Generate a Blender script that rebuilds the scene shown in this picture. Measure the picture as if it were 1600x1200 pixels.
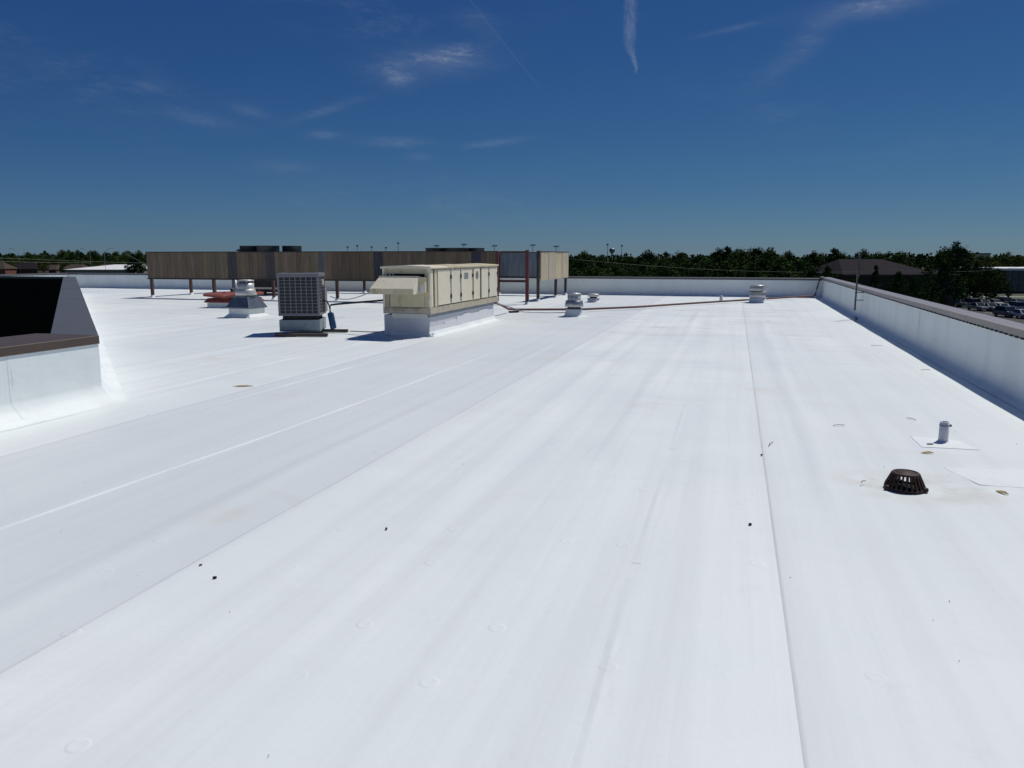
import bpy, math, random
import numpy as np
from mathutils import Vector, Matrix

R = math.radians
scene = bpy.context.scene
for o in list(bpy.data.objects):
    bpy.data.objects.remove(o)
COL = scene.collection
random.seed(7)

# ------------------------------------------------------------------ camera
H = 1.65                                    # eye height above the roof
GZ = -8.0                                   # street level below the roof
YAW = 16.05                                 # the view is turned left of the roof's long axis
cam_d = bpy.data.cameras.new('camera')
cam_d.sensor_width = 36.0
cam_d.lens = 27.0
cam_d.clip_start = 0.05
cam_d.clip_end = 9000
cam = bpy.data.objects.new('camera', cam_d)
COL.objects.link(cam)
cam.location = (0, 0, H)
cam.rotation_euler = (R(90 - 9.42), 0, R(YAW))
scene.camera = cam

# ------------------------------------------------------------------ sun, sky, exposure
SUN = Vector((0.28, 0.43, 0.85)).normalized()      # towards the sun
sun_d = bpy.data.lights.new('sun', 'SUN')
sun_d.energy = 3.1
sun_d.angle = R(0.53)
sun_d.color = (1.0, 0.965, 0.91)
sun = bpy.data.objects.new('sun', sun_d)
COL.objects.link(sun)
sun.rotation_euler = SUN.to_track_quat('Z', 'Y').to_euler()
sun.location = (10, 25, 40)

scene.view_settings.view_transform = 'Standard'
scene.view_settings.look = 'None'
scene.view_settings.exposure = 0.02
scene.view_settings.gamma = 1.0
scene.view_settings.use_curve_mapping = False
scene.render.engine = 'CYCLES'
scene.cycles.max_bounces = 8
scene.cycles.transparent_max_bounces = 8


class Nodes:
    """small builder for node trees"""
    def __init__(s, tree):
        s.t = tree
        s.t.nodes.clear()

    def new(s, typ, **kw):
        n = s.t.nodes.new(typ)
        for k, v in kw.items():
            setattr(n, k, v)
        return n

    def put(s, sock, v):
        if hasattr(v, 'is_linked') or isinstance(v, bpy.types.NodeSocket):
            s.t.links.new(v, sock)
        elif v is not None:
            sock.default_value = v

    def math(s, op, a, b=None, c=None, clamp=False):
        n = s.new('ShaderNodeMath', operation=op)
        n.use_clamp = clamp
        s.put(n.inputs[0], a)
        if b is not None: s.put(n.inputs[1], b)
        if c is not None: s.put(n.inputs[2], c)
        return n.outputs[0]

    def vmath(s, op, a, b=None):
        n = s.new('ShaderNodeVectorMath', operation=op)
        s.put(n.inputs[0], a)
        if b is not None: s.put(n.inputs[1], b)
        return n.outputs[0]

    def noise(s, vec, scale=5, detail=4, rough=0.55, dist=0.0):
        n = s.new('ShaderNodeTexNoise')
        s.put(n.inputs['Vector'], vec)
        n.inputs['Scale'].default_value = scale
        n.inputs['Detail'].default_value = detail
        n.inputs['Roughness'].default_value = rough
        n.inputs['Distortion'].default_value = dist
        return n.outputs['Fac']

    def ramp(s, f, a, b, lo=0.0, hi=1.0, smooth=True):
        n = s.new('ShaderNodeMapRange')
        n.interpolation_type = 'SMOOTHSTEP' if smooth else 'LINEAR'
        s.put(n.inputs['Value'], f)
        n.inputs['From Min'].default_value = a
        n.inputs['From Max'].default_value = b
        n.inputs['To Min'].default_value = lo
        n.inputs['To Max'].default_value = hi
        return n.outputs[0]

    def mix(s, f, a, b, mode='MIX'):
        n = s.new('ShaderNodeMix', data_type='RGBA', blend_type=mode)
        s.put(n.inputs[0], f)
        s.put(n.inputs[6], a if not isinstance(a, tuple) else (*a[:3], 1))
        s.put(n.inputs[7], b if not isinstance(b, tuple) else (*b[:3], 1))
        return n.outputs[2]

    def scale(s, vec, xyz):
        return s.vmath('MULTIPLY', vec, xyz)

    def sep(s, v):
        n = s.new('ShaderNodeSeparateXYZ')
        s.put(n.inputs[0], v)
        return n.outputs


def build_world():
    w = bpy.data.worlds.new('World')
    scene.world = w
    w.use_nodes = True
    n = Nodes(w.node_tree)
    out = n.new('ShaderNodeOutputWorld')
    bg = n.new('ShaderNodeBackground')
    sky = n.new('ShaderNodeTexSky', sky_type='NISHITA')
    sky.sun_disc = False
    sky.sun_elevation = math.asin(SUN.z)
    sky.sun_rotation = math.atan2(SUN.x, SUN.y)
    sky.altitude = 1500
    sky.air_density = 1.0
    sky.dust_density = 0.25
    sky.ozone_density = 3.0
    # the photograph's deep blue rendering of the clear sky
    ch = n.sep(sky.outputs[0])
    cc = n.new('ShaderNodeCombineXYZ')
    for i, (p, k) in enumerate(SKY_GRADE):
        n.put(cc.inputs[i], n.math('MULTIPLY', n.math('POWER', ch[i], p), k))
    tinted = cc.outputs[0]
    # thin cirrus and contrails, laid out by compass bearing and height above the horizon
    tc = n.new('ShaderNodeTexCoord').outputs['Generated']
    x, y, z = n.sep(tc)
    az = n.math('MULTIPLY', n.math('ARCTAN2', x, y), 180 / math.pi)
    el = n.math('MULTIPLY', n.math('ARCSINE', z), 180 / math.pi)
    comb = n.new('ShaderNodeCombineXYZ')
    n.put(comb.inputs[0], az); n.put(comb.inputs[1], el)
    ae = comb.outputs[0]
    wis = n.noise(n.scale(ae, (0.22, 0.85, 1)), 1.0, 8, 0.62, 0.6)
    fine = n.noise(n.scale(ae, (0.9, 2.8, 1)), 1.0, 6, 0.65, 0.8)
    fibre = n.noise(n.scale(ae, (1.6, 8.5, 1)), 1.0, 5, 0.7, 1.2)
    tex = n.math('MULTIPLY', n.math('MULTIPLY', n.ramp(wis, 0.36, 0.72), n.ramp(fine, 0.25, 0.75)), n.ramp(fibre, 0.25, 0.70, 0.35, 1.35))
    total = None
    def add(v):
        nonlocal total
        total = v if total is None else n.math('ADD', total, v)
    def blob(a0, e0, ra, re, rot, amt, bias=0.25):
        c, s_ = math.cos(R(rot)), math.sin(R(rot))
        da = n.math('SUBTRACT', az, a0); de = n.math('SUBTRACT', el, e0)
        u = n.math('ADD', n.math('MULTIPLY', da, c / ra), n.math('MULTIPLY', de, s_ / ra))
        v = n.math('ADD', n.math('MULTIPLY', da, -s_ / re), n.math('MULTIPLY', de, c / re))
        r2 = n.math('ADD', n.math('MULTIPLY', u, u), n.math('MULTIPLY', v, v))
        g = n.math('EXPONENT', n.math('MULTIPLY', r2, -1.6))
        add(n.math('MULTIPLY', n.math('MULTIPLY', g, n.math('ADD', tex, bias)), amt))
    blob(-21.4, 13.3, 4.4, 1.15, 4, 0.21, 0.24)
    blob(-24.2, 12.2, 1.7, 0.8, -12, 0.16, 0.25)
    blob(-20.6, 13.5, 1.8, 0.8, 10, 0.16, 0.2)
    blob(7.8, 15.4, 4.2, 0.7, 2, 0.22, 0.3)
    blob(4.6, 14.6, 1.8, 0.8, 20, 0.10, 0.3)
    blob(2.8, 12.7, 2.6, 0.8, 30, 0.08, 0.3)
    blob(-1.0, 14.9, 2.6, 0.2, 8, 0.06, 0.5)
    blob(-16.9, 8.05, 2.6, 0.275, 6, 0.15, 0.22)
    blob(-29.4, 8.35, 1.4, 0.3125, 0, 0.12, 0.22)
    blob(-29.2, 9.9, 3.2, 0.35000000000000003, 18, 0.09, 0.22)
    blob(-37.5, 9.0, 3.0, 0.5, -8, 0.06, 0.4)
    blob(-34.2, 9.7, 1.6, 0.45, -12, 0.06, 0.5)
    blob(-40.5, 10.8, 1.0, 0.3, -8, 0.08, 0.5)
    blob(-22.7, 7.0, 1.0, 0.3, 0, 0.06, 0.5)
    blob(-32.2, 6.1, 3.0, 0.6, 0, 0.05, 0.4)
    blob(-24.5, 8.0, 2.6, 0.375, 0, 0.14, 0.22)
    blob(-18.6, 15.8, 2.0, 0.9, -20, 0.08, 0.3)
    # elsewhere a sparse thin veil so the sky goes on outside the frame
    veil = n.math('MULTIPLY', n.ramp(n.noise(n.scale(ae, (0.05, 0.16, 1)), 1.0, 3), 0.48, 0.72), tex)
    add(n.math('MULTIPLY', veil, 0.07))
    # broad contrail, ragged towards its lower end
    cw = n.noise(n.scale(ae, (1.2, 2.2, 1)), 1.0, 5, 0.6)
    mid = n.math('ADD', n.math('MULTIPLY', n.ramp(el, 12.5, 14.4, 0.52, 0.0), 1.0), -7.82)
    off = n.math('ABSOLUTE', n.math('SUBTRACT', az, n.math('ADD', mid, n.math('MULTIPLY', n.math('SUBTRACT', cw, 0.5), 0.42))))
    wid = n.ramp(el, 12.2, 15.2, 0.13, 0.60)
    cm = n.math('SUBTRACT', 1.0, n.math('DIVIDE', off, wid), clamp=True)
    cm = n.math('MULTIPLY', n.ramp(cm, 0.0, 0.9), n.ramp(el, 12.3, 12.75))
    cm = n.math('MULTIPLY', cm, n.ramp(el, 22, 30, 1, 0))
    add(n.math('MULTIPLY', n.math('MULTIPLY', cm, n.math('ADD', n.math('MULTIPLY', n.ramp(n.noise(n.scale(ae, (2.6, 1.5, 1)), 1.0, 7, 0.7, 0.8), 0.30, 0.75), 0.55), 0.22)), 0.20))
    # hair-thin contrail
    t = n.math('DIVIDE', n.math('SUBTRACT', el, 11.05), 6.08)
    la = n.math('ADD', n.math('MULTIPLY', t, -5.41), -13.55)
    off = n.math('ABSOLUTE', n.math('SUBTRACT', az, la))
    cm = n.math('MULTIPLY', n.ramp(off, 0.03, 0.10, 1, 0), n.ramp(el, 11.0, 12.0))
    cm = n.math('MULTIPLY', cm, n.ramp(el, 17.0, 22.0, 1, 0))
    add(n.math('MULTIPLY', cm, 0.022))
    total = n.math('MULTIPLY', total, n.ramp(el, 0.5, 4.0))
    cloud = n.mix(n.math('MINIMUM', total, 0.9), tinted, CLOUD)
    n.put(bg.inputs[0], cloud)
    bg.inputs[1].default_value = SKY_STRENGTH
    n.put(out.inputs[0], bg.outputs[0])


SKY_STRENGTH = 0.05
SKY_GRADE = ((1.22, 0.195), (1.0, 0.475), (0.70, 1.33))
CLOUD = (11.0, 11.5, 12.5)
build_world()


# ------------------------------------------------------------------ materials
def material(name, color, rough=0.6, metal=0.0, var=0.12, vscale=4.0, stretch=(1, 1, 1), bump=0.0, bscale=40.0,
             spec=0.5, second=None, second_amt=(0.55, 0.75), rnd=0.0, objcol=False, coat=0.0):
    m = bpy.data.materials.new(name)
    m.use_nodes = True
    n = Nodes(m.node_tree)
    out = n.new('ShaderNodeOutputMaterial')
    b = n.new('ShaderNodeBsdfPrincipled')
    n.put(out.inputs[0], b.outputs[0])
    co = n.new('ShaderNodeTexCoord').outputs['Object']
    oi = n.new('ShaderNodeObjectInfo')
    cs = n.vmath('ADD', co, n.vmath('MULTIPLY', n.vmath('ADD', oi.outputs['Location'], (0, 0, 0)), (1.37, 1.11, 0.7)))
    f = n.noise(n.scale(cs, stretch), vscale, 6, 0.6)
    base = (*color, 1)
    c = oi.outputs['Color'] if objcol else base
    k = n.ramp(f, 0.25, 0.75, 1 - var, 1 + var, smooth=False)
    if rnd:
        k = n.math('MULTIPLY', k, n.ramp(oi.outputs['Random'], 0, 1, 1 - rnd, 1 + rnd, smooth=False))
    kk = n.new('ShaderNodeCombineXYZ')
    for i in range(3): n.put(kk.inputs[i], k)
    c = n.mix(1.0, c, kk.outputs[0], 'MULTIPLY')
    if second:
        f2 = n.noise(n.vmath('ADD', n.scale(cs, stretch), (7.3, 2.1, 5.5)), vscale * 1.7, 8, 0.65)
        c = n.mix(n.ramp(f2, *second_amt), c, second)
    n.put(b.inputs['Base Color'], c)
    b.inputs['Roughness'].default_value = rough
    b.inputs['Metallic'].default_value = metal
    b.inputs['Specular IOR Level'].default_value = spec
    b.inputs['Coat Weight'].default_value = coat
    if bump:
        bn = n.new('ShaderNodeBump')
        bn.inputs['Strength'].default_value = bump
        bn.inputs['Distance'].default_value = 0.01
        n.put(bn.inputs['Height'], n.noise(n.scale(cs, stretch), bscale, 4, 0.6))
        n.put(b.inputs['Normal'], bn.outputs[0])
    return m


def membrane_material(name, roof=True):
    m = bpy.data.materials.new(name)
    m.use_nodes = True
    n = Nodes(m.node_tree)
    out = n.new('ShaderNodeOutputMaterial')
    b = n.new('ShaderNodeBsdfPrincipled')
    n.put(out.inputs[0], b.outputs[0])
    pos = n.new('ShaderNodeNewGeometry').outputs['Position']
    oi = n.new('ShaderNodeObjectInfo')
    x, y, z = n.sep(pos)
    broad = n.noise(pos, 0.35, 4, 0.55)
    streak = n.noise(n.scale(pos, (4.0, 0.10, 1)), 1.0, 5, 0.6)
    cross = n.noise(n.scale(pos, (0.35, 1.7, 1)), 1.0, 7, 0.68, 0.7)
    grain = n.noise(pos, 30, 3, 0.6)
    c = n.mix(n.ramp(broad, 0.3, 0.7), (0.785, 0.845, 0.838), (0.832, 0.882, 0.865))
    if roof:
        c = n.mix(n.ramp(streak, 0.38, 0.72, 0, 0.50), c, (0.69, 0.72, 0.735))
        c = n.mix(n.math('MULTIPLY', n.ramp(cross, 0.46, 0.74), n.ramp(y, 3.0, 16.0, 0.14, 0.28)), c, (0.65, 0.67, 0.68))
        rr = n.sep(oi.outputs['Color'])[0]
        c = n.mix(rr, c, (0.60, 0.645, 0.672))
        # traffic scuffs and ponding stains
        st = n.noise(n.scale(pos, (0.55, 0.8, 1)), 1.0, 7, 0.62, 0.5)
        c = n.mix(n.ramp(st, 0.58, 0.76, 0, 0.42), c, (0.64, 0.60, 0.50))
        pond = n.math('MULTIPLY', n.ramp(y, 14.5, 19.0), n.ramp(y, 23.0, 31.0, 1, 0.25))
        st2 = n.noise(n.scale(pos, (0.5, 1.9, 1)), 1.0, 8, 0.68, 0.4)
        c = n.mix(n.math('MULTIPLY', pond, n.ramp(st2, 0.52, 0.70, 0, 0.62)), c, (0.55, 0.49, 0.40))
        speck = n.noise(pos, 9, 4, 0.75)
        c = n.mix(n.ramp(speck, 0.70, 0.80, 0, 0.35), c, (0.55, 0.54, 0.51))
        ddx = n.math('SUBTRACT', x, 1.36); ddy = n.math('SUBTRACT', y, 6.02)
        rd = n.math('SQRT', n.math('ADD', n.math('MULTIPLY', n.math('MULTIPLY', ddx, ddx), 0.7), n.math('MULTIPLY', n.math('MULTIPLY', ddy, ddy), 1.3)))
        dn = n.math('MULTIPLY', n.ramp(rd, 0.16, 0.62, 1, 0), n.ramp(n.noise(pos, 3.2, 6, 0.65), 0.38, 0.62))
        c = n.mix(n.math('MULTIPLY', dn, 0.5), c, (0.55, 0.49, 0.40))
        scf = n.noise(n.scale(pos, (1.6, 1.1, 1)), 1.0, 8, 0.72, 1.2)
        c = n.mix(n.ramp(scf, 0.60, 0.70, 0, 0.13), c, (0.55, 0.55, 0.54))
        # dark line at the lap edge: dirt plus seam shade painted into the colour
        uv = n.new('ShaderNodeUVMap').outputs[0]
        u, v, _ = n.sep(uv)
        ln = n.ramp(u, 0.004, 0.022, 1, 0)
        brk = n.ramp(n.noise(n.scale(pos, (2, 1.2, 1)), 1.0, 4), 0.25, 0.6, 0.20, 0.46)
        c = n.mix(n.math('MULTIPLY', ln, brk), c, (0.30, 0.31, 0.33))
        soft = n.ramp(u, 0.0, 0.12, 0.22, 0)  # soft shade band beside the seam, painted in
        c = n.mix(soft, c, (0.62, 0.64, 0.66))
    else:
        vert = n.noise(n.scale(pos, (1.8, 1.8, 0.35)), 1.0, 6, 0.6)
        c = n.mix(n.ramp(vert, 0.42, 0.75, 0, 0.45), c, (0.66, 0.675, 0.68))
    c = n.mix(n.ramp(grain, 0.3, 0.75, 0, 0.07), c, (0.62, 0.63, 0.65))
    n.put(b.inputs['Base Color'], c)
    n.put(b.inputs['Roughness'], n.ramp(broad, 0.2, 0.8, 0.50, 0.62))
    b.inputs['Specular IOR Level'].default_value = 0.30
    hgt = n.math('MULTIPLY', n.noise(n.scale(pos, (1.0, 0.5, 1)), 1.3, 4, 0.5), 1.0)
    hgt = n.math('ADD', hgt, n.math('MULTIPLY', n.noise(pos, 60, 3, 0.6), 0.006))
    hgt = n.math('ADD', hgt, n.math('MULTIPLY', n.noise(pos, 5.5, 4, 0.62, 0.4), 0.16 if roof else 0.06))
    if roof:
        hgt = n.math('ADD', hgt, n.math('MULTIPLY', streak, 0.6))
        vo = n.new('ShaderNodeTexVoronoi', voronoi_dimensions='2D')
        vo.inputs['Scale'].default_value = 1.75
        vo.inputs['Randomness'].default_value = 0.55
        n.put(vo.inputs['Vector'], pos)
        d = vo.outputs['Distance']
        plate = n.math('MULTIPLY', n.ramp(d, 0.055, 0.080, 1, 0), n.ramp(d, 0.0, 0.055, 0.55, 1))
        keep = n.ramp(n.noise(pos, 0.9, 2), 0.46, 0.54)
        hgt = n.math('ADD', hgt, n.math('MULTIPLY', n.math('MULTIPLY', plate, keep), 0.22))
    bn = n.new('ShaderNodeBump')
    bn.inputs['Strength'].default_value = 0.55 if roof else 0.7
    bn.inputs['Distance'].default_value = 0.014 if roof else 0.055
    n.put(bn.inputs['Height'], hgt)
    n.put(b.inputs['Normal'], bn.outputs[0])
    return m


M = {}
M['membrane'] = membrane_material('roof_membrane')
M['flashing'] = membrane_material('wall_membrane', roof=False)
M['coping'] = material('bronze_coping', (0.105, 0.102, 0.10), 0.42, 0.0, 0.10, 2, bump=0.05, bscale=9, spec=0.6)
M['coping_brown'] = material('brown_coping', (0.085, 0.062, 0.048), 0.45, 0.0, 0.15, 2, bump=0.05, bscale=9, spec=0.4)
M['coping_grey'] = material('grey_bronze_coping', (0.24, 0.235, 0.24), 0.42, 0.0, 0.10, 2, bump=0.05, bscale=9, spec=0.6)
M['coping_tan'] = material('tan_coping_face', (0.30, 0.27, 0.245), 0.5, 0.0, 0.10, 3)
M['gap'] = material('dark_joint', (0.02, 0.02, 0.02), 0.9)
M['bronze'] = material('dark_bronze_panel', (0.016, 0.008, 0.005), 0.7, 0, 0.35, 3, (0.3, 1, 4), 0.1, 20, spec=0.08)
M['brick'] = material('brown_brick', (0.12, 0.075, 0.055), 0.85, 0, 0.25, 12, bump=0.2)
M['white_patch'] = material('fresh_white_membrane', (0.84, 0.875, 0.88), 0.5, 0, 0.03, 3)
M['curb_grey'] = material('greyed_curb_membrane', (0.60, 0.615, 0.66), 0.6, 0, 0.08, 3, (1, 1, 0.4))
M['beige'] = material('beige_sheet_metal', (0.66, 0.575, 0.38), 0.5, 0, 0.12, 2.5, (1, 1, 0.5), 0.06, 12,
                      second=(0.36, 0.28, 0.17), second_amt=(0.50, 0.78))
M['cream'] = material('cream_hood_metal', (0.76, 0.71, 0.55), 0.5, 0, 0.08, 5, bump=0.15, bscale=5,
                      second=(0.50, 0.40, 0.24), second_amt=(0.58, 0.85))
M['pale'] = material('pale_door_metal', (0.82, 0.745, 0.57), 0.48, 0, 0.06, 2.5, (1, 1, 0.6), 0.06, 10,
                     second=(0.46, 0.37, 0.24), second_amt=(0.56, 0.85))
M['rust_beige'] = material('weathered_base_rail', (0.50, 0.44, 0.33), 0.6, 0, 0.2, 5, bump=0.1,
                           second=(0.26, 0.16, 0.09), second_amt=(0.55, 0.75))
M['dark'] = material('dark_gap', (0.018, 0.017, 0.016), 0.8)
M['gasket'] = material('door_gasket', (0.05, 0.045, 0.04), 0.7)
M['galv'] = material('galvanised_steel', (0.42, 0.43, 0.43), 0.38, 0.75, 0.14, 6, bump=0.05, bscale=15)
M['galv_pale'] = material('pale_galvanised_steel', (0.58, 0.575, 0.55), 0.42, 0.35, 0.10, 5, bump=0.05, bscale=15)
M['galv_dark'] = material('weathered_galvanised_steel', (0.17, 0.20, 0.23), 0.36, 0.6, 0.3, 5, bump=0.08, bscale=8)
M['grey_paint'] = material('grey_painted_steel', (0.205, 0.20, 0.215), 0.45, 0, 0.08, 4)
M['coil'] = material('condenser_coil', (0.055, 0.053, 0.058), 0.6, 0.2, 0.3, 30, (1, 1, 6))
M['blue_grey'] = material('blue_grey_sheet_metal', (0.25, 0.31, 0.34), 0.5, 0.1, 0.10, 4, bump=0.05,
                          second=(0.12, 0.09, 0.07), second_amt=(0.70, 0.76))
M['timber'] = material('weathered_timber', (0.075, 0.06, 0.048), 0.85, 0, 0.35, 4, (0.6, 8, 8), 0.4, 14)
M['rubber'] = material('black_pipe_insulation', (0.012, 0.012, 0.013), 0.7, bump=0.2)
M['blue_can'] = material('blue_enamel', (0.022, 0.085, 0.20), 0.35, 0, 0.1, 6)
M['red_lid'] = material('red_oxide_steel', (0.235, 0.058, 0.042), 0.6, 0, 0.18, 5, bump=0.1,
                        second=(0.12, 0.04, 0.03), second_amt=(0.55, 0.8))
M['rust_post'] = material('rusted_steel_post', (0.085, 0.042, 0.034), 0.75, 0, 0.3, 6, (1, 1, 0.4), 0.3, 30)
M['red_post'] = material('red_primed_steel_post', (0.105, 0.022, 0.022), 0.6, 0, 0.2, 6, (1, 1, 0.4), 0.2, 30)
M['board'] = material('weathered_board', (0.2, 0.17, 0.13), 0.85, 0, 0.30, 2.2, (5, 5, 0.55), 0.35, 14,
                      second=(0.07, 0.065, 0.06), second_amt=(0.58, 0.80), objcol=True)
M['rail'] = material('dark_screen_rail', (0.06, 0.045, 0.04), 0.8, 0, 0.25, 5)
M['pipe_red'] = material('red_oxide_gas_pipe', (0.135, 0.06, 0.055), 0.6, 0, 0.2, 9)
M['iron'] = material('rusty_cast_iron', (0.034, 0.016, 0.012), 0.62, 0.1, 0.5, 25, bump=0.5, bscale=60,
                     second=(0.085, 0.026, 0.017), second_amt=(0.48, 0.72))
M['white_pvc'] = material('white_coated_pipe', (0.74, 0.75, 0.77), 0.5, 0, 0.06, 8)
M['leaf_dry'] = material('dry_leaf', (0.42, 0.32, 0.12), 0.8, 0, 0.2, 30)
M['twig'] = material('dry_twig', (0.12, 0.085, 0.06), 0.9)
M['grit'] = material('dark_grit', (0.03, 0.027, 0.025), 0.9)
M['chiller'] = material('chiller_green_grey', (0.05, 0.06, 0.062), 0.5, 0.1, 0.2, 4)
M['bark'] = material('tree_bark', (0.055, 0.042, 0.032), 0.95, 0, 0.3, 8, bump=0.3)
M['cable'] = material('overhead_cable', (0.16, 0.19, 0.15), 0.6)
M['asphalt'] = material('parking_asphalt', (0.05, 0.05, 0.053), 0.9, 0, 0.25, 0.3, bump=0.1)
M['concrete'] = material('pale_concrete', (0.42, 0.41, 0.38), 0.85, 0, 0.12, 1.5)
M['lawn'] = material('mown_lawn', (0.065, 0.095, 0.03), 0.95, 0, 0.3, 0.6, second=(0.10, 0.11, 0.04))
M['line'] = material('road_paint', (0.75, 0.75, 0.72), 0.8)
M['shingle'] = material('grey_brown_shingles', (0.026, 0.0225, 0.026), 0.9, 0, 0.15, 1.2, (1, 1, 5), bump=0.2, spec=0.06)
M['shingle_tan'] = material('tan_shingles', (0.075, 0.062, 0.052), 0.9, 0, 0.15, 1.2, (1, 1, 5), bump=0.2, spec=0.06)
M['wall_dark'] = material('dark_brown_brick_wall', (0.065, 0.045, 0.038), 0.85, 0, 0.2, 5)
M['wall_tan'] = material('tan_block_wall', (0.26, 0.22, 0.19), 0.85, 0, 0.15, 2)
M['wall_sand'] = material('sand_coloured_wall', (0.55, 0.45, 0.33), 0.85, 0, 0.1, 1)
M['wall_red'] = material('red_brick_wall', (0.20, 0.075, 0.055), 0.85, 0, 0.2, 6)
M['white_roof'] = material('white_coated_roof', (0.82, 0.82, 0.81), 0.6, 0, 0.05, 0.5)
M['glass'] = material('dark_window_glass', (0.02, 0.025, 0.03), 0.12, 0, 0.1, 1, spec=0.6)
M['blue_glass'] = material('blue_tinted_glass', (0.035, 0.055, 0.085), 0.15, 0, 0.2, 0.8, spec=0.6)
M['steel_dark'] = material('dark_pole_steel', (0.13, 0.14, 0.15), 0.6, 0.1)
M['mast'] = material('dull_dark_grey_conduit', (0.085, 0.08, 0.095), 0.55, 0.1, 0.15, 9)
M['steel_grey'] = material('grey_conduit', (0.23, 0.23, 0.26), 0.45, 0.5, 0.15, 9)
M['car_paint'] = material('car_paint', (0.5, 0.5, 0.5), 0.3, 0, 0.02, 1, objcol=True, coat=0.8)
M['tyre'] = material('tyre_rubber', (0.015, 0.015, 0.015), 0.85)
M['rim'] = material('alloy_rim', (0.5, 0.5, 0.5), 0.35, 0.8)
M['lamp'] = material('lamp_lens', (0.7, 0.7, 0.68), 0.2)
M['tail'] = material('tail_lens', (0.25, 0.02, 0.02), 0.3)
M['smudge'] = material('faded_stencil_ink', (0.13, 0.10, 0.075), 0.8)


def foliage_material(name, dark, light):
    m = bpy.data.materials.new(name)
    m.use_nodes = True
    n = Nodes(m.node_tree)
    out = n.new('ShaderNodeOutputMaterial')
    b = n.new('ShaderNodeBsdfPrincipled')
    oi = n.new('ShaderNodeObjectInfo')
    pos = n.new('ShaderNodeTexCoord').outputs['Object']
    f = n.noise(n.vmath('ADD', pos, oi.outputs['Location']), 0.7, 4, 0.6)
    f2 = n.noise(pos, 6, 2)
    k = n.math('ADD', n.math('MULTIPLY', f, 0.6), n.math('MULTIPLY', f2, 0.2))
    k = n.math('ADD', k, n.math('MULTIPLY', oi.outputs['Random'], 0.35))
    c = n.mix(n.ramp(k, 0.35, 0.85), dark, light)
    n.put(b.inputs['Base Color'], c)
    b.inputs['Roughness'].default_value = 0.75
    b.inputs['Specular IOR Level'].default_value = 0.03
    n.put(out.inputs[0], b.outputs[0])
    return m


M['leaf'] = foliage_material('broadleaf_foliage', (0.025, 0.054, 0.013), (0.078, 0.120, 0.028))
M['leaf_dark'] = foliage_material('dark_foliage', (0.018, 0.041, 0.012), (0.050, 0.088, 0.024))
M['leaf_yellow'] = foliage_material('yellow_green_foliage', (0.055, 0.080, 0.018), (0.115, 0.13, 0.032))


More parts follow.
